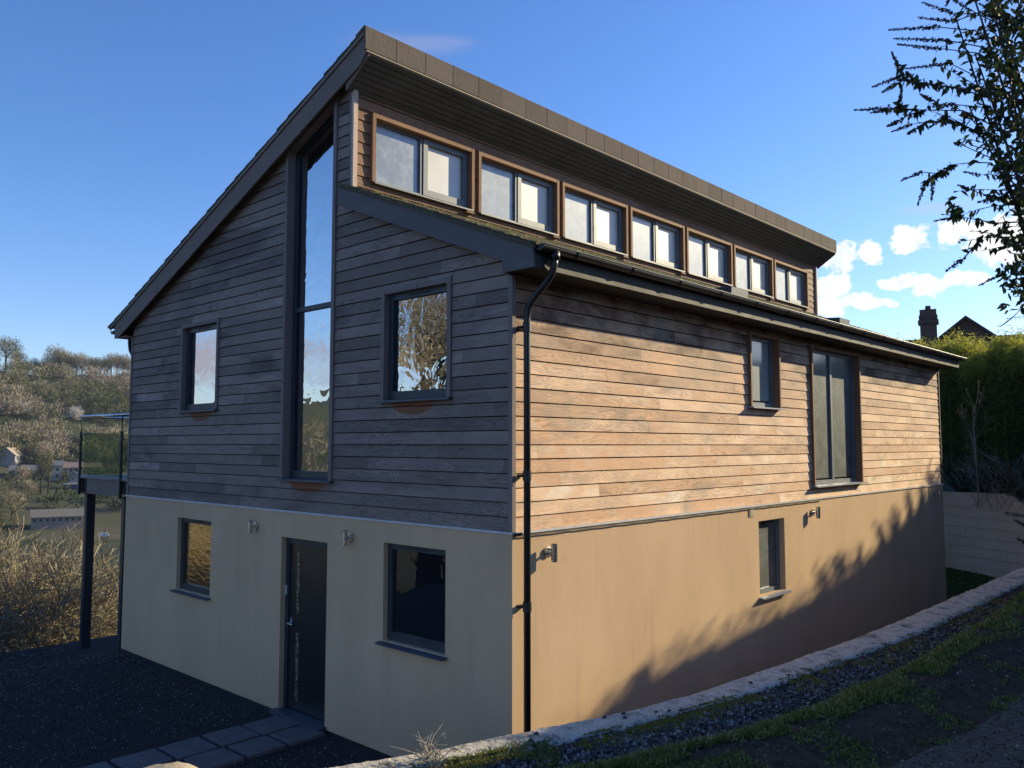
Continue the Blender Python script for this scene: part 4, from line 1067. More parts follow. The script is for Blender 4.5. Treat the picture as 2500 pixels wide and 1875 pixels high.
def pick_litter(r):
    i = int(K0 - 60 + (NK - K0) * r.random() ** 1.5); s = r.uniform(.9, 3.6); p = at_ks(max(0, i), s); return p.x, p.y, lane_z(s, p.x, p.y) + .004
stones('grit', 13000, pick_litter, M['litter'], 'grit, bark and dead leaves scattered over the soil verge and the edge of the lane', .005, .015)
def pick_sparse(r):
    i = int(K0 + (NK - K0 - 5) * r.random() ** 1.6); s = r.uniform(1.15, 1.75); p = at_ks(i, s)
    if fbm(p.x * 2, p.y * 2, 3) < .02 + .2 * (s - 1.15): return None
    return p.x, p.y, lane_z(s, p.x, p.y), .7
grass('grass', 16000, pick_sparse, M['grass'], 'sparse grass straggling over the dark soil towards the lane', .03, .07, .0032, 16)
# dead weed on the wall
mb = MB(); r = random.Random(2)
for i in range(26):
    p = Vector((r.gauss(0, .03), r.gauss(0, .03), 0)); d = Vector((r.uniform(-1, .8), r.uniform(-.7, .4), r.uniform(.15, 1.1))).normalized(); pts = [p.copy()]
    l = r.uniform(.05, .16)
    for q in range(5): p = p + d * l / 4; d = (d + Vector((r.gauss(0, .3), r.gauss(0, .3), r.gauss(-.05, .25)))).normalized(); pts.append(p.copy())
    mb.tube(pts, [.0035, .003, .0026, .0022, .0018, .0012], 4, (r.random(), 0, 0))
    if r.random() < .5:
        q = pts[2]; mb.tube([q, q + Vector((r.gauss(0, .04), r.gauss(0, .04), .03)), q + Vector((r.gauss(0, .06), r.gauss(0, .06), .05))], [.002, .0015, .001], 4, (.5, 0, 0))
weed = mb.build('dead_weed', M['pale_stem'], None, False, (1.17, -2.02, 1.21)); weed.scale = (1.5, 1.5, 1.45); tag(weed, 'dry leafless weed with pale curled stems on the near end of the concrete wall', 'weed')


# branching woody growth
def grow(mb, r, p, d, l, rad, depth, sides, kids=(2, 4), spread=.6, up_=.05, shrink=.66, seg=3, tips=None, tone=(0, 1), minr=.0015):
    pts = [p.copy()]; rads = [rad]
    for i in range(seg):
        d = (d + Vector((r.gauss(0, .16), r.gauss(0, .16), r.gauss(up_, .12)))).normalized(); p = p + d * l / seg; pts.append(p.copy()); rads.append(max(minr, rad * (1 - .45 * (i + 1) / seg)))
    mb.tube(pts, rads, sides if rad > .012 else 3, (r.uniform(*tone), 0, 0), False)
    if depth == 0:
        if tips is not None: tips.append((p.copy(), d.copy()))
        return
    for k_ in range(r.randint(*kids)):
        f = r.uniform(.35, 1); i = min(seg - 1, int(f * seg)); q = pts[i].lerp(pts[i + 1], f * seg - i)
        nd = (d + rdir(r) * spread * r.uniform(.7, 1.4)).normalized()
        grow(mb, r, q, nd, l * shrink * r.uniform(.75, 1.2), rads[i] * .62, depth - 1, sides, kids, spread, up_, shrink, seg, tips, tone, minr)
    grow(mb, r, p, (d + rdir(r) * spread * .3).normalized(), l * shrink, rads[-1], depth - 1, sides, kids, spread, up_, shrink, seg, tips, tone, minr)


# tall bare oak that shows only as a reflection in the gable windows
oak = thing('oak_tree', 'large bare oak with ivy on its forked trunk reflected in the right gable window', 'tree', (-14.2, -11.5, -2.5))
mb = MB(); r = random.Random(12); mb.tube([(0, 0, 0), (.1, 0, 5), (0, .1, 8.6)], [.6, .5, .42], 10, (.4, 0, 0)); mb.build('trunk', M['stem_dark'], oak)
mb = MB()
for i in range(7):
    a = i * .9; grow(mb, r, Vector((0, .1, 7.2 + .25 * i)), Vector((math.cos(a), math.sin(a), .8)).normalized(), 1.65, .30, 4, 5, (1, 3), .8, .05, .72, 3, None, (0, 1), .006)
mb.build('crown', M['oak_twig'], oak)

# bare scrub on the slope beyond the terrace
protos = []
for v in range(4):
    mb = MB(); r = random.Random(40 + v)
    for s_ in range(11):
        a = r.uniform(0, 6.28); grow(mb, r, Vector((r.gauss(0, .25), r.gauss(0, .25), 0)), Vector((math.cos(a) * .55, math.sin(a) * .55, 1)).normalized(), 1.05, .022, 4, 4, (2, 3), 1.05, .02, .70, 3, None, (0, 1), .0045)
    t = thing('scrub_bush', '', 'bush', (0, 0, 0), 'bare scrub on the slope beyond the terrace'); mb.build('twigs', M['twig'], t); protos.append(t)
labs = 'tangled leafless scrub bush with tan twigs on the slope beyond the gravel terrace'
r = random.Random(9); cnt = 0
spots = []
for i in range(60):
    d = r.uniform(3.2, 16); y = r.uniform(-11 if i < 16 else -2.5, 4 + d * .9); spots.append((-11.6 - d, y))
for i in range(16): spots.append((-14.6 - r.uniform(0, 1.5), -4.0 + i * .62))
for i, (x, y) in enumerate(spots):
    dn_ = -11.6 - x; vx = math.degrees(math.atan2(CAM[0] - x, y - CAM[1])); s_ = r.uniform(.85, 1.2) * (.72 + .075 * dn_) * (1.3 if vx > 70.3 else .62)
    loc = (x, y, hill_z(x, y) - .15)
    if i < 4: protos[i].location = loc; protos[i].scale = (s_,) * 3; protos[i].rotation_euler = (0, 0, r.uniform(0, 6)); protos[i]['label'] = labs
    else: dup(protos[i % 4], loc, r.uniform(0, 6.28), s_, labs)
# the two tall leaning shrubs at the far left
for (x, y, s_, lab) in ((-16.5, -1.0, 1.85, 'tallest bare shrub with long pale twigs at the left edge of the view'), (-21.5, 2.6, 1.7, 'tall bare shrub behind the first balcony post')):
    dup(protos[1], (x, y, hill_z(x, y) - .2), 1.3 * s_, (s_, s_, s_ * 1.05), lab)


def card_crown(mb, r, c, rx, rz, n, size, t0, t1, shell=.45, thin=1.0):
    """twiggy winter crown: thin slivers through an uneven volume"""
    lob = [(rdir(r, -.3, 1), r.uniform(.55, 1)) for _ in range(6)]
    for i in range(n):
        d, k_ = lob[r.randrange(6)]; o = rdir(r) * (r.random() ** shell) * .62
        v = Vector((d.x * .5 * k_ + o.x, d.y * .5 * k_ + o.y, d.z * .45 * k_ + o.z)); p = Vector((c[0] + v.x * rx, c[1] + v.y * rx, c[2] + v.z * rz))
        out = (Vector((v.x, v.y, v.z + .5)) + rdir(r) * .6).normalized()
        leaf(mb, p, out, rdir(r), size * thin * r.uniform(.12, .3), size * r.uniform(.8, 1.8), (min(.999, max(0, t0 + (t1 - t0) * r.random())), 0, 0))


def far_proto(seed, h, rx, n, t0, t1, mat='far_twig', trunk=.35, size=.8):
    r = random.Random(seed); t = thing('bare_tree', '', 'tree')
    mb = MB(); tips = []
    mb.tube([(0, 0, 0), (r.gauss(0, .2), 0, h * trunk), (r.gauss(0, .4), r.gauss(0, .3), h * .7)], [h * .03, h * .024, h * .008], 5, (.2, 0, 0))
    for k_ in range(9): a = r.uniform(0, 6.28); z = h * r.uniform(trunk * .7, .6); mb.tube([(0, 0, z), (math.cos(a) * rx * .4, math.sin(a) * rx * .4, z + h * .16), (math.cos(a) * rx * .75, math.sin(a) * rx * .75, z + h * .33)], [h * .012, h * .008, h * .003], 4, (.2, 0, 0))
    mb.build('trunk', M['stem_dark'], t)
    mb = MB(); card_crown(mb, r, (0, 0, h * (.5 + trunk * .35)), rx, h * .5, int(n * 2.0), size * 1.1, t0, t1, .45, .42); mb.build('crown', M[mat], t)
    return t


# azimuth (left of +Y, degrees) and distance from the viewpoint -> ground position
def AZ(a, r_): x = CAM[0] - r_ * math.sin(R(a)); y = CAM[1] + r_ * math.cos(R(a)); return x, y


fp = [far_proto(60 + i, 13, 5.2, 800, *(((0, .55), (.2, .8), (.45, 1), (.1, .6))[i])) for i in range(4)]
used = [False] * 4
def far_tree(kind, a, r_, s_, label, group=None):
    x, y = AZ(a, r_); loc = (x, y, hill_z(x, y) - .4); rz = (a * 7.1) % 6.28
    if kind < 4 and not used[kind]:
        used[kind] = True; t = fp[kind]; t.location = loc; t.scale = (s_,) * 3; t.rotation_euler = (0, 0, rz); t['label'] = label
        if group: t['group'] = group
        return t
    return dup(fp[kind], loc, rz, s_, label, group)


px2az = lambda px: 42.77 - math.degrees(math.atan((px - 1250) / 2029.5))
# skyline row
sky_row = [(8, 0, 1.7), (35, 3, 1.2), (62, 1, .8), (80, 3, .85), (98, 0, .8), (112, 2, 1.0), (126, 1, 1.5), (137, 2, 1.35), (150, 3, 1.2), (168, 2, 1.25), (182, 1, 1.1), (196, 2, 1.25), (210, 2, 1.1), (228, 3, 1.0), (242, 0, 1.05), (256, 1, .95), (268, 2, 1.2), (282, 0, 1.15), (296, 2, 1.2), (310, 1, 1.1)]
for i, (px, kd, s_) in enumerate(sky_row):
    far_tree(kd, px2az(px), 588 + (i * 37) % 14, s_, 'bare winter tree standing against the sky on the ridge of the far hill', 'skyline trees on the far hill')
fp2 = {}
def special(name, px, r_, h, rx, n, mat, label, cat='tree', t=(0, 1), trunk=.2):
    tr = far_proto(int(px * 3), h, rx, n, *t, mat, trunk, .6); tr.name = name; x, y = AZ(px2az(px), r_); tr.location = (x, y, hill_z(x, y) - .3); return tag(tr, label, cat)
special('blossom_tree', 180, 470, 10, 5.2, 900, 'blossom', 'white blossoming tree in the middle of the far wooded hill')
special('blossom_tree', 60, 476, 8, 4.5, 800, 'blossom', 'pale blossoming tree at the left of the far wooded hill')
special('evergreen_tree', 259, 482, 12, 4.6, 1500, 'far_dark', 'dark rounded evergreen tree on the far hillside just left of the house')
special('round_tree', 115, 392, 10, 4.2, 1000, 'far_twig', 'golden brown round tree between the long grey roof and the white cottages', t=(.7, 1))
special('evergreen_tree', 150, 372, 7, 2.0, 900, 'far_dark', 'small dark conifer between the white cottages')
special('pale_tree', 62, 345, 7, 3.6, 700, 'far_twig', 'small pale leafless tree on the green bank below the village', t=(.8, 1))
special('round_tree', 85, 398, 8, 4.5, 800, 'far_twig', 'olive flat topped tree above the long grey roof', t=(0, .35))
special('birch_tree', 108, 335, 13, 2.2, 500, 'far_twig', 'slender bare tree with ivy below the cottages', t=(0, .4), trunk=.5)
special('birch_tree', 126, 333, 14, 2.2, 500, 'far_twig', 'taller slender bare tree right of the ivy tree below the cottages', t=(0, .4), trunk=.5)

special('round_tree', 8, 306, 11, 5.0, 1000, 'far_twig', 'large olive bare tree at the left edge below the bungalow', t=(0, .5))
special('round_tree', 40, 296, 10, 4.6, 1000, 'far_twig', 'broad bare tree left of the long pale building', t=(.2, .7))
special('round_tree', 70, 322, 7, 4.0, 800, 'far_twig', 'low bare tree on the green bank behind the long pale building', t=(.5, .9))
# the wood that covers the hill: one mass
mb = MB(); r = random.Random(77); c = 0
while c < 620:
    wide = r.random() < .3
    a = r.uniform(60.5, 77) if not wide else r.uniform(77, 150); r_ = r.uniform(385, 585) if not wide else r.uniform(330, 640)
    x, y = AZ(a, r_); z = hill_z(x, y)
    px = 1250 + 2029.5 * math.tan(R(42.77 - a)) if not wide else 0
    d = -11.6 - x
    if not wide:
        if 398 < d < 432 and (px < 100 or px > 160): continue        # bracken clearing
        if 440 < d < 452 and 90 < px < 200: continue      # grass ride
        if d < 352: continue
    tc_ = .5 + .9 * nz(x * .02, y * .02, 3) + r.gauss(0, .18); rx = r.uniform(3.4, 6.5)
    n = 90 if wide else 300
    card_crown(mb, r, (x, y, z + rx * .75), rx * 1.05, rx * 1.0, n, 1.15, tc_ - .12, tc_ + .12, .35, 1.0 if wide else .55); c += 1
tag(mb.build('woodland', M['far_twig'], None), 'winter woodland of brown and olive bare crowns covering the far hillside', 'woodland', None, 'stuff')
mb = MB()
for i in range(230):   # ivy clad and evergreen undergrowth, hedges in the fields
    a = r.uniform(60.5, 77); r_ = r.choice([r.uniform(385, 580), r.uniform(385, 420), r.uniform(300, 372)]); x, y = AZ(a, r_); z = hill_z(x, y); rx = r.uniform(1.8, 4)
    px = 1250 + 2029.5 * math.tan(R(42.77 - a))
    if 90 < px < 215 and r_ < 300: continue
    if 80 < px < 215 and r_ < 372 and r_ > 300 and r.random() < .35: continue
    card_crown(mb, r, (x, y, z + rx * .6), rx * 1.2, rx, 130, 1.0, 0, 1, .4)
tag(mb.build('undergrowth', M['far_dark'], None), 'dark evergreen undergrowth and ivy among the bare trees of the far hill', 'undergrowth', None, 'stuff')


def gable_house(name, label, px, r_, wx, wy, h, rh, wall, roof, rot=0, wins=(), chim=(), cat='house', dz=0):
    """small distant house: walls, pitched roof, windows, chimneys"""
    x, y = AZ(px2az(px), r_); t = thing(name, label, cat, (x, y, hill_z(x, y) + dz)); t.rotation_euler = (0, 0, rot)
    m_ = MB(); a, b = wx / 2, wy / 2
    m_.box(-a, a, -b, b, -2, h); m_.add([(-a, -b, h), (-a, b, h), (-a, 0, h + rh - .15)], [(0, 1, 2)]); m_.add([(a, -b, h), (a, b, h), (a, 0, h + rh - .15)], [(0, 1, 2)]); wl = m_.build('wall', M[wall], t)
    m_ = MB()
    for s_ in (-1, 1): m_.hexa([(-a - .3, s_ * (b + .4), h - .25), (a + .3, s_ * (b + .4), h - .25), (a + .3, 0, h + rh - .05), (-a - .3, 0, h + rh - .05), (-a - .3, s_ * (b + .4), h - .05), (a + .3, s_ * (b + .4), h - .05), (a + .3, 0, h + rh + .15), (-a - .3, 0, h + rh + .15)])
    rf = m_.build('roof', M[roof], t)
    for cx in chim: m_ = MB(); m_.box(cx - .4, cx + .4, -.3, .3, h + rh - .6, h + rh + 1.1); m_.box(cx - .47, cx + .47, -.37, .37, h + rh + 1.1, h + rh + 1.25); m_.build('chimney', M['brick_red'], rf)
    for (wx_, wz_, ww, wh) in wins: m_ = MB(); m_.box(wx_ - ww / 2, wx_ + ww / 2, -b - .06, -b + .02, wz_, wz_ + wh); m_.build('window', M['dark_pane'], t)
    return t


rv = R(-71 - 180 + 0)   # fronts look back at the viewpoint
face = lambda a: R(a) * 1.0 + 0.0
def front(px): return R(px2az(px))    # rotation that turns the -y side to the camera
gable_house('cottage', 'tan roofed bungalow standing alone at the left of the village', 30, 392, 8, 6.5, 2.3, 3.0, 'white_wall', 'tan_wall', front(30) + 1.2, ((-2, .8, 1, 1), (2, .8, 1, 1)), (1,), dz=1)
gable_house('long_house', 'long low white building with a grey slate roof left of the round tree', 72, 368, 11.5, 6, 1.9, 2.2, 'white_wall', 'slate_roof', front(72), (), (-5, 5))
gable_house('white_cottage', 'narrow white two storey cottage with one window above another', 144, 362, 3.9, 6, 5.4, 1.7, 'white_wall', 'slate_roof', front(144), ((.2, 1.0, .9, 1.1), (.2, 3.4, .9, 1.1)), (-1.5,))
gable_house('terrace_house', 'white terraced house with a long brown roof beside the balcony post', 178, 366, 7, 6, 4.4, 2.0, 'white_wall', 'brown_roof', front(178), ((-2, 2.8, .8, 1), (0, 2.8, .8, 1), (2, 2.8, .8, 1), (-1.5, .6, 1, 1.2)), (-3, 2.5))
gable_house('terrace_house', 'pale gabled extension in front of the terraced house', 186, 358, 4, 4, 2.4, 1.6, 'white_wall', 'slate_roof', front(186) + 1.57, ((-.8, .8, .8, 1),))
gable_house('row_house', 'pale house with a long roof seen past the balcony', 224, 372, 8, 6, 3.5, 1.8, 'white_wall', 'brown_roof', front(224), ((-2, 1.4, .8, 1), (2, 1.4, .8, 1)), (2,))
gable_house('blue_shed', 'bright blue metal shed below the white cottages', 180, 344, 4.2, 3, 1.6, .5, 'blue_sheet', 'slate_roof', front(180), (), (), 'shed')
gable_house('long_shed', 'long pale building with a row of small windows and a flat grey roof', 150, 286, 13.5, 7, 2.3, 1.9, 'pink_wall', 'shed_roof', front(148), [(-5.9 + 1.68 * i, .9, .7, .85) for i in range(8)], (), 'shed', dz=1.2)
gable_house('brick_house', 'red brick gable glimpsed through the bare scrub', 108, 74, 1.9, 3, 2.4, 1.4, 'brick_red', 'brown_roof', front(108) + 1.45, (), (.3,), dz=1.0)
gable_house('brick_outhouse', 'small orange brick outbuilding behind the first balcony post', 228, 90, 1.2, 1.2, 1.1, .7, 'brick_red', 'slate_roof', front(228) + .6, (), (), 'outbuilding', dz=3.2)
x, y = AZ(px2az(266), 262); t = thing('van', 'white van parked in the valley between the balcony posts', 'van', (x, y, hill_z(x, y) + .2)); t.rotation_euler = (0, 0, front(266)); t.scale = (.5, .5, .6)
mb = MB(); mb.fprism(lambda u, d, z: (u, d, z), [(-2.4, .4), (2.4, .4), (2.4, 1.2), (1.9, 1.3), (1.4, 2.1), (-2.4, 2.15)], -1, 1); mb.build('body', M['paint_white'], t)
mb = MB(); mb.fprism(lambda u, d, z: (u, d, z), [(1.1, 1.3), (1.8, 1.3), (1.4, 1.95), (1.1, 1.95)], -1.02, 1.02); mb.build('window', M['dark_pane'], t)
for xx in (-1.5, 1.5):
    for yy in (-.9, .9): mb = MB(); mb.tube([(xx, yy - .12, .4), (xx, yy + .12, .4)], .38, 12); mb.build('wheel', M['black'], t)
# flowering and rusty shrubs in the near scrub
def near_shrub(name, px, r_, h, rx, n, mat, label, t=(0, 1), size=.12):
    x, y = AZ(px2az(px), r_); tr = thing(name, label, 'shrub', (x, y, hill_z(x, y))); rr = random.Random(int(px)); m_ = MB()
    for k_ in range(7): a = rr.uniform(0, 6.28); grow(m_, rr, Vector((0, 0, 0)), Vector((math.cos(a) * .5, math.sin(a) * .5, 1)).normalized(), h * .45, .02, 3, 4, (2, 3), .7, .05, .7, 3, None, (0, 1), .004)
    m_.build('twigs', M['twig'], tr); m_ = MB(); card_crown(m_, rr, (0, 0, h * .6), rx, h * .6, n, size, *t); m_.build('blossom', M[mat], tr)


near_shrub('blossom_shrub', 240, 32, 2.0, .9, 1100, 'blossom', 'white blossoming shrub between the two balcony posts', (0, 1), .07)
near_shrub('blossom_shrub', 12, 26, 3.0, .8, 500, 'blossom', 'sparse pale blossoming shrub at the left edge above the terrace', (0, 1), .06)
M['rust'] = foliage('rusty_leaf', [(.16, .08, .025), (.30, .16, .05), (.40, .26, .09)], .2)
near_shrub('rusty_shrub', 270, 30, 2.6, 1.0, 900, 'rust', 'orange brown leaved shrub right of the blossoming shrub', (0, 1), .09)
near_shrub('rusty_shrub', 108, 27, 1.6, .6, 500, 'rust', 'small orange leaved shrub in the middle of the scrub', (0, 1), .07)

# ================================================================== bamboo hedge and plants behind the block wall
hb = thing('bamboo_hedge', 'tall dense bamboo hedge with yellow green sunlit tops behind the block wall', 'hedge')
HA, HB = Vector((2.9, 20.4)), Vector((-13, 27.0)); hd = (HB - HA); hl = hd.length; hd.normalize(); hn = Vector((hd.y, -hd.x))
if hn.y > 0: hn = -hn
def HP(u, d): return HA + hd * u - hn * d
def htop(u): return 6.26 + .5 * nz(u * .55, 3) + .5 * nz(u * 1.9, 8) - .25 * sstep(10, 16, u)
mb = MB(); r = random.Random(31)
for i in range(66000):
    u = r.uniform(0, hl) if r.random() < .2 else r.uniform(.5, 9); tp = htop(u)
    k_ = r.random()
    if k_ < .45: d = abs(r.gauss(0, .22)) + .25 * nz(u * 1.3, 2) + .1; z = 2.1 + (tp - 2.1) * r.random() ** .75
    elif k_ < .85: d = r.uniform(0, 1.8); z = tp - abs(r.gauss(0, .3))
    else: d = r.uniform(.3, 1.6); z = tp + r.gauss(0, .24) - .05
    d += .55 + .35 * (fbm(u * .9, z * .9, 5))
    p = HP(u, d); dd = Vector((r.gauss(0, .6), r.gauss(0, .6), r.gauss(-.25, .5))).normalized()
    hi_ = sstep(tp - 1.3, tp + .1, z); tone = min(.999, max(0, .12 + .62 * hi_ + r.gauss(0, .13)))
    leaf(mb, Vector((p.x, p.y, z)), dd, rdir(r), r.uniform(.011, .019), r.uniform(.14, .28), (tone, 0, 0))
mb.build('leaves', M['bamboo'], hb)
mb = MB()
for i in range(150):
    u = r.uniform(0, hl * .8); d = r.uniform(.7, 1.9); p = HP(u, d); tp = htop(u) + r.uniform(-.5, .25); q = r.gauss(0, .25)
    mb.tube([(p.x, p.y, 1.9), (p.x + q * .3, p.y, 1.9 + (tp - 1.9) * .6), (p.x + q, p.y + q * .3, tp)], [.012, .009, .003], 4, (r.random(), 0, 0), False)
    if r.random() < .6:
        top_ = Vector((p.x + q, p.y + q * .3, tp))
        for k_ in range(14): leaf(mb, top_ - Vector((0, 0, r.uniform(0, .35))), Vector((r.gauss(0, .7), r.gauss(0, .7), r.uniform(-.5, .6))).normalized(), rdir(r), .008, .14, (.7, 0, 0))
mb.build('canes', M['bamboo'], hb)
cm = MB(); nU, nZ = 60, 14
for side in range(2):
    o = len(cm.v)
    for i in range(nU):
        for j in range(nZ):
            u = hl * i / (nU - 1); f = j / (nZ - 1); z = 1.7 + (htop(u) - 1.7 - .45) * f; d = (1.25 + .25 * fbm(u, z, 2) + .3 * f * f) if side == 0 else 2.1
            p = HP(u, d); cm.v.append((p.x, p.y, z))
    for i in range(nU - 1):
        for j in range(nZ - 1): cm.f.append((o + i * nZ + j, o + (i + 1) * nZ + j, o + (i + 1) * nZ + j + 1, o + i * nZ + j + 1)); cm.t.append((0, 0, 0))
for i in range(nU - 1):
    a, b = i * nZ + nZ - 1, (i + 1) * nZ + nZ - 1; cm.f.append((a, b, b + nU * nZ, a + nU * nZ)); cm.t.append((0, 0, 0))
cm.build('inner_growth', M['hedge_core'], hb)
# strap leaved plants
for i, (px, yy, s_, lab) in enumerate(((2345, 16.7, 1.2, 'dark strap leaved plant right beside the corner of the house above the block wall'), (2395, 16.3, 1.0, 'dark strap leaved plant below the bare sapling'), (2440, 15.9, 1.3, 'largest strap leaved plant near the right end of the block wall'), (2490, 15.4, 1.5, 'tall arching strap leaved plant at the right edge of the view'))):
    a = px2az(px); k_ = (yy - CAM[1]) / math.cos(R(a)); x, y = AZ(a, k_); t = thing('strap_plant', lab, 'plant', (x, y, 1.95), 'strap leaved plants on the bank'); m_ = MB(); rr = random.Random(i + 3)
    for b in range(60):
        an = rr.uniform(0, 6.28); l = rr.uniform(.8, 1.5) * s_; d = Vector((math.cos(an) * rr.uniform(.2, .8), math.sin(an) * rr.uniform(.2, .8), 1)).normalized(); p = Vector((0, 0, 0)); w_ = .022 * s_; n_ = 6; sd = Vector((-math.sin(an), math.cos(an), 0)); o = len(m_.v)
        for q in range(n_ + 1):
            ww = w_ * (1 - (q / n_) ** 2.2) + .002; m_.v.extend([tuple(p - sd * ww), tuple(p + sd * ww)]); p = p + d * l / n_; d = (d + Vector((math.cos(an) * .12, math.sin(an) * .12, -.17))).normalized()
        for q in range(n_): m_.f.append((o + 2 * q, o + 2 * q + 1, o + 2 * q + 3, o + 2 * q + 2)); m_.t.append((rr.random(), 0, 0))
    m_.build('leaves', M['strap'], t)
# pale leafless sapling
x, y = AZ(px2az(2379), 22.0); sap = thing('bare_sapling', 'pale thin leafless sapling in front of the dark hedge', 'sapling', (x, y, 1.9)); m_ = MB(); rr = random.Random(6)
m_.tube([(0, 0, 0), (.02, 0, .6), (-.01, 0, 1.3), (-.04, 0, 2.0), (-.03, 0, 2.7)], [.022, .02, .017, .012, .004], 6, (.8, 0, 0))
m_.build('trunk', M['pale_stem'], sap); sap.scale = (.8, .8, .88); m_ = MB()
for i in range(11): z = .7 + i * .17; a = rr.uniform(0, 6.28); grow(m_, rr, Vector((-.02, 0, z)), Vector((math.cos(a) * .5, .2, 1)).normalized(), rr.uniform(.35, .6), .006, 2, 4, (1, 2), .5, .1, .6, 3, None, (0, 1), .0022)
m_.build('branches', M['pale_stem'], sap)
x, y = AZ(px2az(2420), 20.6); t = thing('dead_brush', 'grey tangle of dry stems leaning over the block wall', 'brush', (x, y, 1.95)); m_ = MB()
for i in range(16): a = rr.uniform(0, 6.28); grow(m_, rr, Vector((rr.gauss(0, .3), rr.gauss(0, .15), 0)), Vector((math.cos(a) * .7, math.sin(a) * .4, 1)).normalized(), rr.uniform(.5, .8), .006, 2, 3, (2, 3), .6, -.06, .7, 3, None, (0, 1), .002)
m_.build('stems', M['oak_twig'], t)

# ================================================================== neighbour house beyond the hedge
nh = thing('neighbour_house', 'dark brick neighbouring house with chimney and gable beyond the bamboo hedge', 'house')
c0 = R(15.0); ex = Vector((math.cos(c0), math.sin(c0))); ey = Vector((-math.sin(c0), math.cos(c0)))
def NP(a, r_, z): return Vector((CAM[0], CAM[1])) + ey * r_ + ex * a
def np3(a, r_, z): p = NP(a, r_, z); return (p.x, p.y, z)
mb = MB(); mb.hexa([np3(-5, 46, 2), np3(7, 46, 2), np3(7, 53, 2), np3(-5, 53, 2), np3(-5, 46, 6.4), np3(7, 46, 6.4), np3(7, 53, 6.4), np3(-5, 53, 6.4)])
mb.add([np3(-.55, 43.9, 5), np3(2.1, 43.9, 5), np3(2.1, 43.9, 8.05), np3(.80, 43.9, 9.15), np3(-.55, 43.9, 8.0)], [(0, 1, 2, 3, 4)]); mb.add([np3(-.5, 43.95, 2), np3(2.05, 43.95, 2), np3(2.05, 46, 2), np3(-.5, 46, 2), np3(-.5, 43.95, 8), np3(2.05, 43.95, 8), np3(2.05, 46, 8), np3(-.5, 46, 8)], [(0, 1, 5, 4), (1, 2, 6, 5), (3, 0, 4, 7)]); mb.build('wall', M['brick'], nh)
mb = MB()
mb.hexa([np3(-5.5, 45.5, 6.2), np3(7.5, 45.5, 6.2), np3(7.5, 49.5, 8.75), np3(-5.5, 49.5, 8.75), np3(-5.5, 45.5, 6.4), np3(7.5, 45.5, 6.4), np3(7.5, 49.5, 8.95), np3(-5.5, 49.5, 8.95)])
mb.hexa([np3(-5.5, 49.5, 8.75), np3(7.5, 49.5, 8.75), np3(7.5, 53.5, 6.2), np3(-5.5, 53.5, 6.2), np3(-5.5, 49.5, 8.95), np3(7.5, 49.5, 8.95), np3(7.5, 53.5, 6.4), np3(-5.5, 53.5, 6.4)])
for s_ in (-1, 1):
    e = .8 + s_ * 1.65; mb.hexa([np3(.8, 43.7, 9.15), np3(e, 43.7, 7.8), np3(e, 49, 7.8), np3(.8, 49, 9.15), np3(.8, 43.7, 9.3), np3(e, 43.7, 7.95), np3(e, 49, 7.95), np3(.8, 49, 9.3)])
mb.build('roof', M['roof_dark'], nh)
mb = MB()
for (w_, z0, z1) in ((.34, 6.3, 8.98), (.42, 8.76, 8.92), (.38, 8.98, 9.14), (.34, 9.14, 9.40)): mb.hexa([np3(-.72 - w_, 42 - w_, z0), np3(-.72 + w_, 42 - w_, z0), np3(-.72 + w_, 42 + w_, z0), np3(-.72 - w_, 42 + w_, z0), np3(-.72 - w_, 42 - w_, z1), np3(-.72 + w_, 42 - w_, z1), np3(-.72 + w_, 42 + w_, z1), np3(-.72 - w_, 42 + w_, z1)])
ch = mb.build('chimney', M['brick'], nh); mb = MB(); mb.tube([np3(-.72, 42, 9.38), np3(-.72, 42, 9.6)], [.13, .11], 10); mb.build('chimney_pot', M['roof_dark'], ch)

x, y = AZ(11.0, 40); ae = thing('tv_aerial', 'thin television aerial beside the overhead cables at the right edge', 'aerial', (x, y, 8.55)); mb = MB()
mb.tube([(-.6, 0, 0), (.9, 0, .03)], .012, 5); mb.tube([(.6, 0, .02), (.6, 0, -3.2)], .02, 6)
for i in range(9): mb.tube([(-.55 + i * .15, 0, -.14), (-.55 + i * .15, 0, .14)], .006, 4)
mb.build('antenna_rods', M['cable'], ae)
def at(a, e, r_): x, y = AZ(a, r_); return Vector((x, y, CAM[2] + r_ * math.tan(R(e))))
for k_, (a0, e0) in enumerate(((9.6, 10.2), (9.3, 10.3))):
    p, q = at(a0, e0, 30), at(12.15 + .1 * k_, 7.0, 43); mb = MB(); mb.tube([p.lerp(q, t_ / 8) - Vector((0, 0, .25 * math.sin(math.pi * t_ / 8))) for t_ in range(9)], .014, 5)
    tag(mb.build('overhead_cable', M['cable'], None), 'thin black overhead cable sloping down to the roofs at the right edge', 'cable', 'overhead cables')

# ================================================================== hedge that shades the lane (stands just right of the view)
sh = thing('lane_hedge', 'tall dark hedge on the bank to the right of the gravel strip', 'hedge')
CT = [(4.5, 3.6), (6.2, 4.45), (8, 4.62), (10, 4.75), (11.4, 4.92), (12.2, 5.15), (13.3, 5.38), (15.5, 5.52), (17.6, 5.64), (19, 5.78), (20, 6.0), (21.5, 6.3), (23, 6.75), (24.5, 7.15), (27, 7.6)]
cm = MB(); ny = 130
prof = []
for i in range(ny):
    y = 4.6 + 22 * i / (ny - 1); tp = lerp(CT, y) + .09 * nz(y * 1.7, 5) + .05 * nz(y * 5, 2); prof.append((y, tp))
    q = .12 * nz(y * 1.1, 9)
    for (x, z) in ((3.95 + q, 1.0), (3.9 + q, 2.4), (4.05 + q, tp - .25), (4.3, tp), (4.75, tp - .12), (5.0 - q, 2.6), (5.0, 1.0)): cm.v.append((x, y, z))
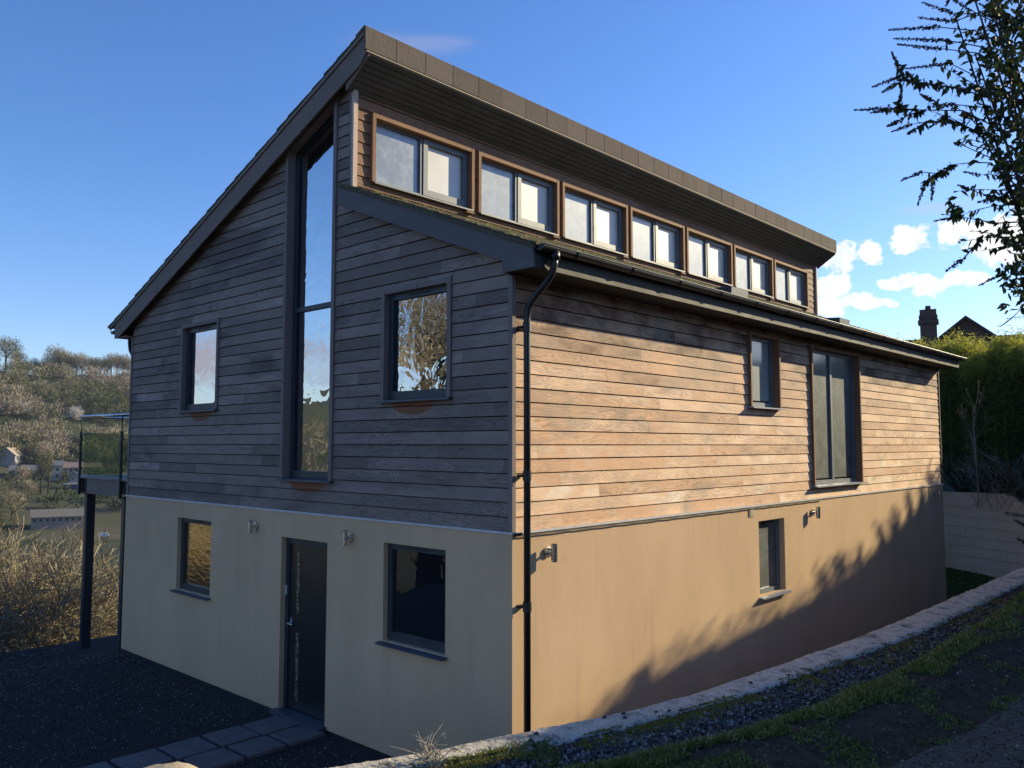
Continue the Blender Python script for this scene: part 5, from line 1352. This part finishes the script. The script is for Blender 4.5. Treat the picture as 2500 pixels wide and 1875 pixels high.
for i in range(ny - 1):
    for j in range(6): cm.f.append((i * 7 + j, i * 7 + j + 1, (i + 1) * 7 + j + 1, (i + 1) * 7 + j)); cm.t.append((0, 0, 0))
cm.build('inner_growth', M['hedge_core'], sh)
mb = MB(); r = random.Random(15)
for i in range(16000):
    y = r.uniform(4.6, 26.6); tp = lerp(CT, y)
    if r.random() < .5: p = Vector((r.uniform(4.0, 4.9), y, tp + r.uniform(-.14, .015)))
    else: p = Vector((3.92 + r.gauss(0, .07), y, r.uniform(1.4, tp)))
    leaf(mb, p, (Vector((-.4, 0, .3)) + rdir(r)).normalized(), rdir(r), .014, .07, (r.random() * .5, 0, 0))
mb.build('leaves', M['bamboo'], sh)
mb = MB()
for y0, hgt, lean in ((13.5, .22, -.2), (18.6, .85, -.4), (19.3, .95, -.55), (20.0, .5, -.4), (21.2, .7, -.5), (21.9, .6, -.3), (22.8, .9, -.5), (23.4, .5, -.2), (24.2, .8, -.4), (25, .6, -.3)):
    tp = lerp(CT, y0)
    for k_ in range(5):
        yy = y0 + r.gauss(0, .13); hh = hgt * r.uniform(.3, .75)
        pts = [Vector((4.35, yy, tp - .2)), Vector((4.35, yy + lean * .3 * hh, tp + hh * .55)), Vector((4.35, yy + lean * hh, tp + hh))]
        mb.tube(pts, [.02, .016, .006], 4, (.3, 0, 0))
        for q in range(20): f = r.random(); p = pts[0].lerp(pts[2], f); leaf(mb, p, (Vector((r.gauss(0, .5), lean * .4 + r.gauss(0, .3), .5))).normalized(), rdir(r), .02, .13, (.2, 0, 0))
mb.build('shoots', M['bamboo'], sh)
cm = MB(); nx_ = 50  # unseen side arm of the hedge, added to keep sun off the lane
for i in range(nx_):
    x = 4.4 + 9 * i / (nx_ - 1); tp = 4.75 + .5 * sstep(4.4, 7, x) + .15 * nz(x * 1.3, 4) + .06 * nz(x * 5, 7); q = .1 * nz(x, 3)
    for (yy, z) in ((5.2 + q, 1.2), (5.2 + q, 3), (5.4 + q, tp), (6.1 + q, tp), (6.3 - q, 3), (6.3, 1.2)): cm.v.append((x, yy, z))
for i in range(nx_ - 1):
    for j in range(5): cm.f.append((i * 6 + j, i * 6 + j + 1, (i + 1) * 6 + j + 1, (i + 1) * 6 + j)); cm.t.append((0, 0, 0))
cm.build('added_shade_hedge', M['hedge_core'], sh)

# ================================================================== buddleia leaning into the view from the right
def CP(px, py, dist):
    d = fw + rt * ((px - 1250) / 2029.5) + up * ((937.5 - py) / 2029.5); return Vector(CAM) + d * dist


bd = thing('buddleia', 'tall leafy buddleia with dark dried seed heads leaning in at the upper right', 'shrub')
r = random.Random(21); st = MB(); lf = MB(); hdm = MB()


def panicle(p, q, rad=.016):
    rad *= 1.4
    d = q - p; l = d.length; n_ = int(l / .0036)
    sag = Vector((0, 0, -.0)); 
    st.tube([p, q], [.0028, .001], 4, (.2, 0, 0), False)
    for i in range(n_):
        f = i / n_; c_ = p + d * f; k_ = rad * (1 - .7 * f) * (.62 + .5 * abs(math.sin(i * .55)))
        for j in range(3):
            o = rdir(r) * k_ * r.uniform(.35, 1); a = c_ + o; s_ = .0078 * r.uniform(.7, 1.3) * (1 - .4 * f)
            u_ = rdir(r) * s_; v_ = rdir(r) * s_
            hdm.add([tuple(a + u_), tuple(a + v_), tuple(a - u_), tuple(a - v_)], [(0, 1, 2, 3)], (r.random(), 0, 0))


def leafy(pts, dens, l0=.026, l1=.055):
    for a, b in zip(pts, pts[1:]):
        seg_ = b - a; n_ = max(1, int(seg_.length * dens)); dn = seg_.normalized()
        for i in range(n_):
            p = a + seg_ * r.random()
            d = (dn * .3 + rdir(r) + Vector((0, 0, -.45))).normalized(); l = r.uniform(l0, l1)
            n2 = rdir(r); m_ = MB; blade(lf, p, d, n2, l * .24, l, (min(.999, abs(r.gauss(.3, .25))), 0, 0), .3)


def curve(a, b, sag, n=7):
    return [a.lerp(b, t_ / n) + Vector((0, 0, sag * math.sin(math.pi * t_ / n))) for t_ in range(n + 1)]


# stems that rise from the base beyond the frame
mains = []
for i in range(22):
    b = CP(2640 + r.uniform(-60, 120), r.uniform(700, 1150), r.uniform(4.3, 5.2)); e = CP(r.uniform(2330, 2620), r.uniform(-260, 330), r.uniform(4.1, 5.3))
    pts = curve(b, e, .05); mains.append(pts); st.tube(pts, [.012 - .0012 * k_ for k_ in range(8)], 5, (r.random(), 0, 0), False)
    for k_ in range(7):
        q = pts[2 + k_ % 5].lerp(pts[3 + k_ % 5], r.random()); e2 = q + (rdir(r) + rt * -.35 + Vector((0, 0, .25))) * r.uniform(.12, .34)
        sp_ = curve(q, e2, .02, 3); st.tube(sp_, [.004, .003, .002, .0015], 4, (r.random(), 0, 0), False); leafy(sp_, 65)
        if r.random() < .35: panicle(e2, e2 + (e2 - q).normalized() * r.uniform(.07, .16), .011)
    leafy(pts[2:], 50)
for i in range(9):   # stems coming up through the base to the bank, outside the frame
    st.tube([Vector((5.55 + r.gauss(0, .1), -.4 + r.gauss(0, .15), 1.35)), CP(2720 + r.uniform(-60, 60), 1500, 4.9), CP(2660 + r.uniform(-60, 90), 950, 4.8)], [.02, .017, .012], 6, (.4, 0, 0), False)
branches = [  # pixel path used only to read off the plant's shape; each gets its own distance
    ([(2470, 120), (2380, 75), (2290, 66)], (2168, 73)), ([(2480, 170), (2400, 115), (2310, 98)], (2180, 94)), ([(2480, 190), (2390, 130), (2290, 118)], (2190, 108)),
    ([(2500, 260), (2400, 195), (2320, 155)], (2205, 168)), ([(2450, 250), (2340, 216), (2200, 193), (2182, 193)], (2128, 213)), ([(2340, 216), (2205, 196), (2183, 208)], (2152, 226)), ([(2205, 196), (2196, 170)], (2176, 126)),
    ([(2230, 194), (2218, 186)], (2212, 175)), ([(2470, 330), (2350, 270), (2240, 268), (2175, 263)], (2084, 269)), ([(2240, 268), (2180, 265), (2165, 268)], (2124, 276)), ([(2205, 268), (2195, 255)], (2202, 217)),
    ([(2260, 268), (2215, 282), (2192, 297)], (2165, 309)), ([(2450, 350), (2340, 300), (2260, 298), (2222, 304)], (2175, 323)), ([(2262, 298), (2238, 314)], (2214, 327)), ([(2330, 300), (2305, 286)], (2263, 315)),
    ([(2300, 265), (2280, 245), (2270, 242)], (2246, 230)), ([(2500, 470), (2420, 398), (2380, 396), (2326, 402)], (2264, 440)), ([(2330, 402), (2300, 425), (2250, 420)], (2199, 441)), ([(2268, 438), (2258, 446)], (2240, 503)), ([(2300, 415), (2280, 430), (2279, 440)], (2274, 491)),
    ([(2500, 500), (2420, 480), (2365, 462)], (2336, 451)), ([(2560, 480), (2450, 400), (2345, 352)], (2330, 349)), ([(2520, 540), (2430, 545), (2380, 535), (2300, 523)], None), ([(2330, 528), (2325, 500), (2315, 485)], None), ([(2330, 528), (2340, 505)], None),
    ([(2560, 600), (2480, 590), (2420, 570), (2372, 563)], None), ([(2400, 575), (2375, 605), (2352, 632)], (2307, 663)), ([(2560, 720), (2500, 700), (2462, 680)], None), ([(2560, 640), (2500, 622), (2465, 618)], None),
    ([(2520, 90), (2430, 30), (2330, 35)], (2250, 5)), ([(2520, 60), (2420, 20), (2330, 52)], (2240, 42)), ([(2480, 300), (2400, 262), (2330, 255)], (2275, 262)), ([(2480, 80), (2400, 40), (2360, 20)], (2300, -20)), ([(2560, 120), (2470, 60), (2400, -10)], (2350, -60)),
    ([(2540, 440), (2440, 370), (2370, 355)], None), ([(2540, 520), (2460, 480), (2430, 470), (2400, 478)], None)]
for path, tip in branches:
    dist = r.uniform(4.35, 4.9); pts = [CP(a, b, dist + .12 * k_) for k_, (a, b) in enumerate(path)]
    st.tube(pts, [.0055 - .0012 * min(k_, 3) for k_ in range(len(pts))], 4, (r.random(), 0, 0), False)
    far_ = [p for p in pts]; leafy(far_[-3:], 26 if tip else 70); leafy(far_[:2], 110)
    if tip: panicle(pts[-1], CP(*tip, dist + .12 * len(path)), .014)
# dense inner leaves, thicker to the right
for i in range(3000):
    py = r.uniform(-220, 760); lim = 2385 + 70 * nz(py * .008, 1) + (60 if 330 < py < 560 else 0) + (50 if py > 500 else 0)
    px = lim + abs(r.gauss(0, 120)) + 10
    if px > 2760: continue
    if nz(px * .017, py * .017, 6) < -.22 + .25 * (1 if px < 2450 else 0): continue
    p = CP(px, py, r.uniform(4.1, 5.3)); l = r.uniform(.025, .055)
    blade(lf, p, (rdir(r) + Vector((0, 0, -.5))).normalized(), rdir(r), l * .24, l, (min(.999, abs(r.gauss(.22, .22))), 0, 0), .3)
st.build('stems', M['stem_dark'], bd); lf.build('leaves', M['bud_leaf'], bd); hdm.build('seed_heads', M['bud_head'], bd)
# dark needled shoots at the right edge lower down
t = thing('needle_shrub', 'dark needle leaved shoots reaching in at the right edge above the wall', 'shrub'); m_ = MB()
for (a, b, c) in (((2560, 1215), (2500, 1225), (2452, 1198)), ((2560, 1250), (2505, 1262), (2458, 1252)), ((2560, 1300), (2510, 1290), (2480, 1270)), ((2560, 1360), (2515, 1330), (2488, 1318)), ((2580, 1180), (2520, 1160), (2476, 1128)), ((2580, 1230), (2530, 1200), (2490, 1172))):
    pts = [CP(*a, 6.4), CP(*b, 6.5), CP(*c, 6.55)]; m_.tube(pts, [.006, .004, .002], 4, (.2, 0, 0), False)
    for s_, e_ in zip(pts, pts[1:]):
        for q in range(130): p = s_.lerp(e_, r.random()); leaf(m_, p, (rdir(r) + (e_ - s_).normalized()).normalized(), rdir(r), .0018, r.uniform(.02, .045), (.15, 0, 0))
m_.build('shoots', M['strap'], t)

# ================================================================== thin air over the valley
def haze():
    mb = MB(); mb.box(-2400, 2100, -2300, 2300, -45, 105); m, nt, p, out = newmat('haze_air'); nt.nodes.remove(p)
    v = N(nt, 'VolumePrincipled'); v.inputs['Color'].default_value = (.80, .88, 1, 1); v.inputs['Density'].default_value = .00009; v.inputs['Anisotropy'].default_value = .2
    nt.links.new(v.outputs[0], out.inputs['Volume']); o = mb.build('haze', m); o['kind'] = 'stuff'; tag(o, 'thin blue air that fades the far hill', 'haze')
haze()
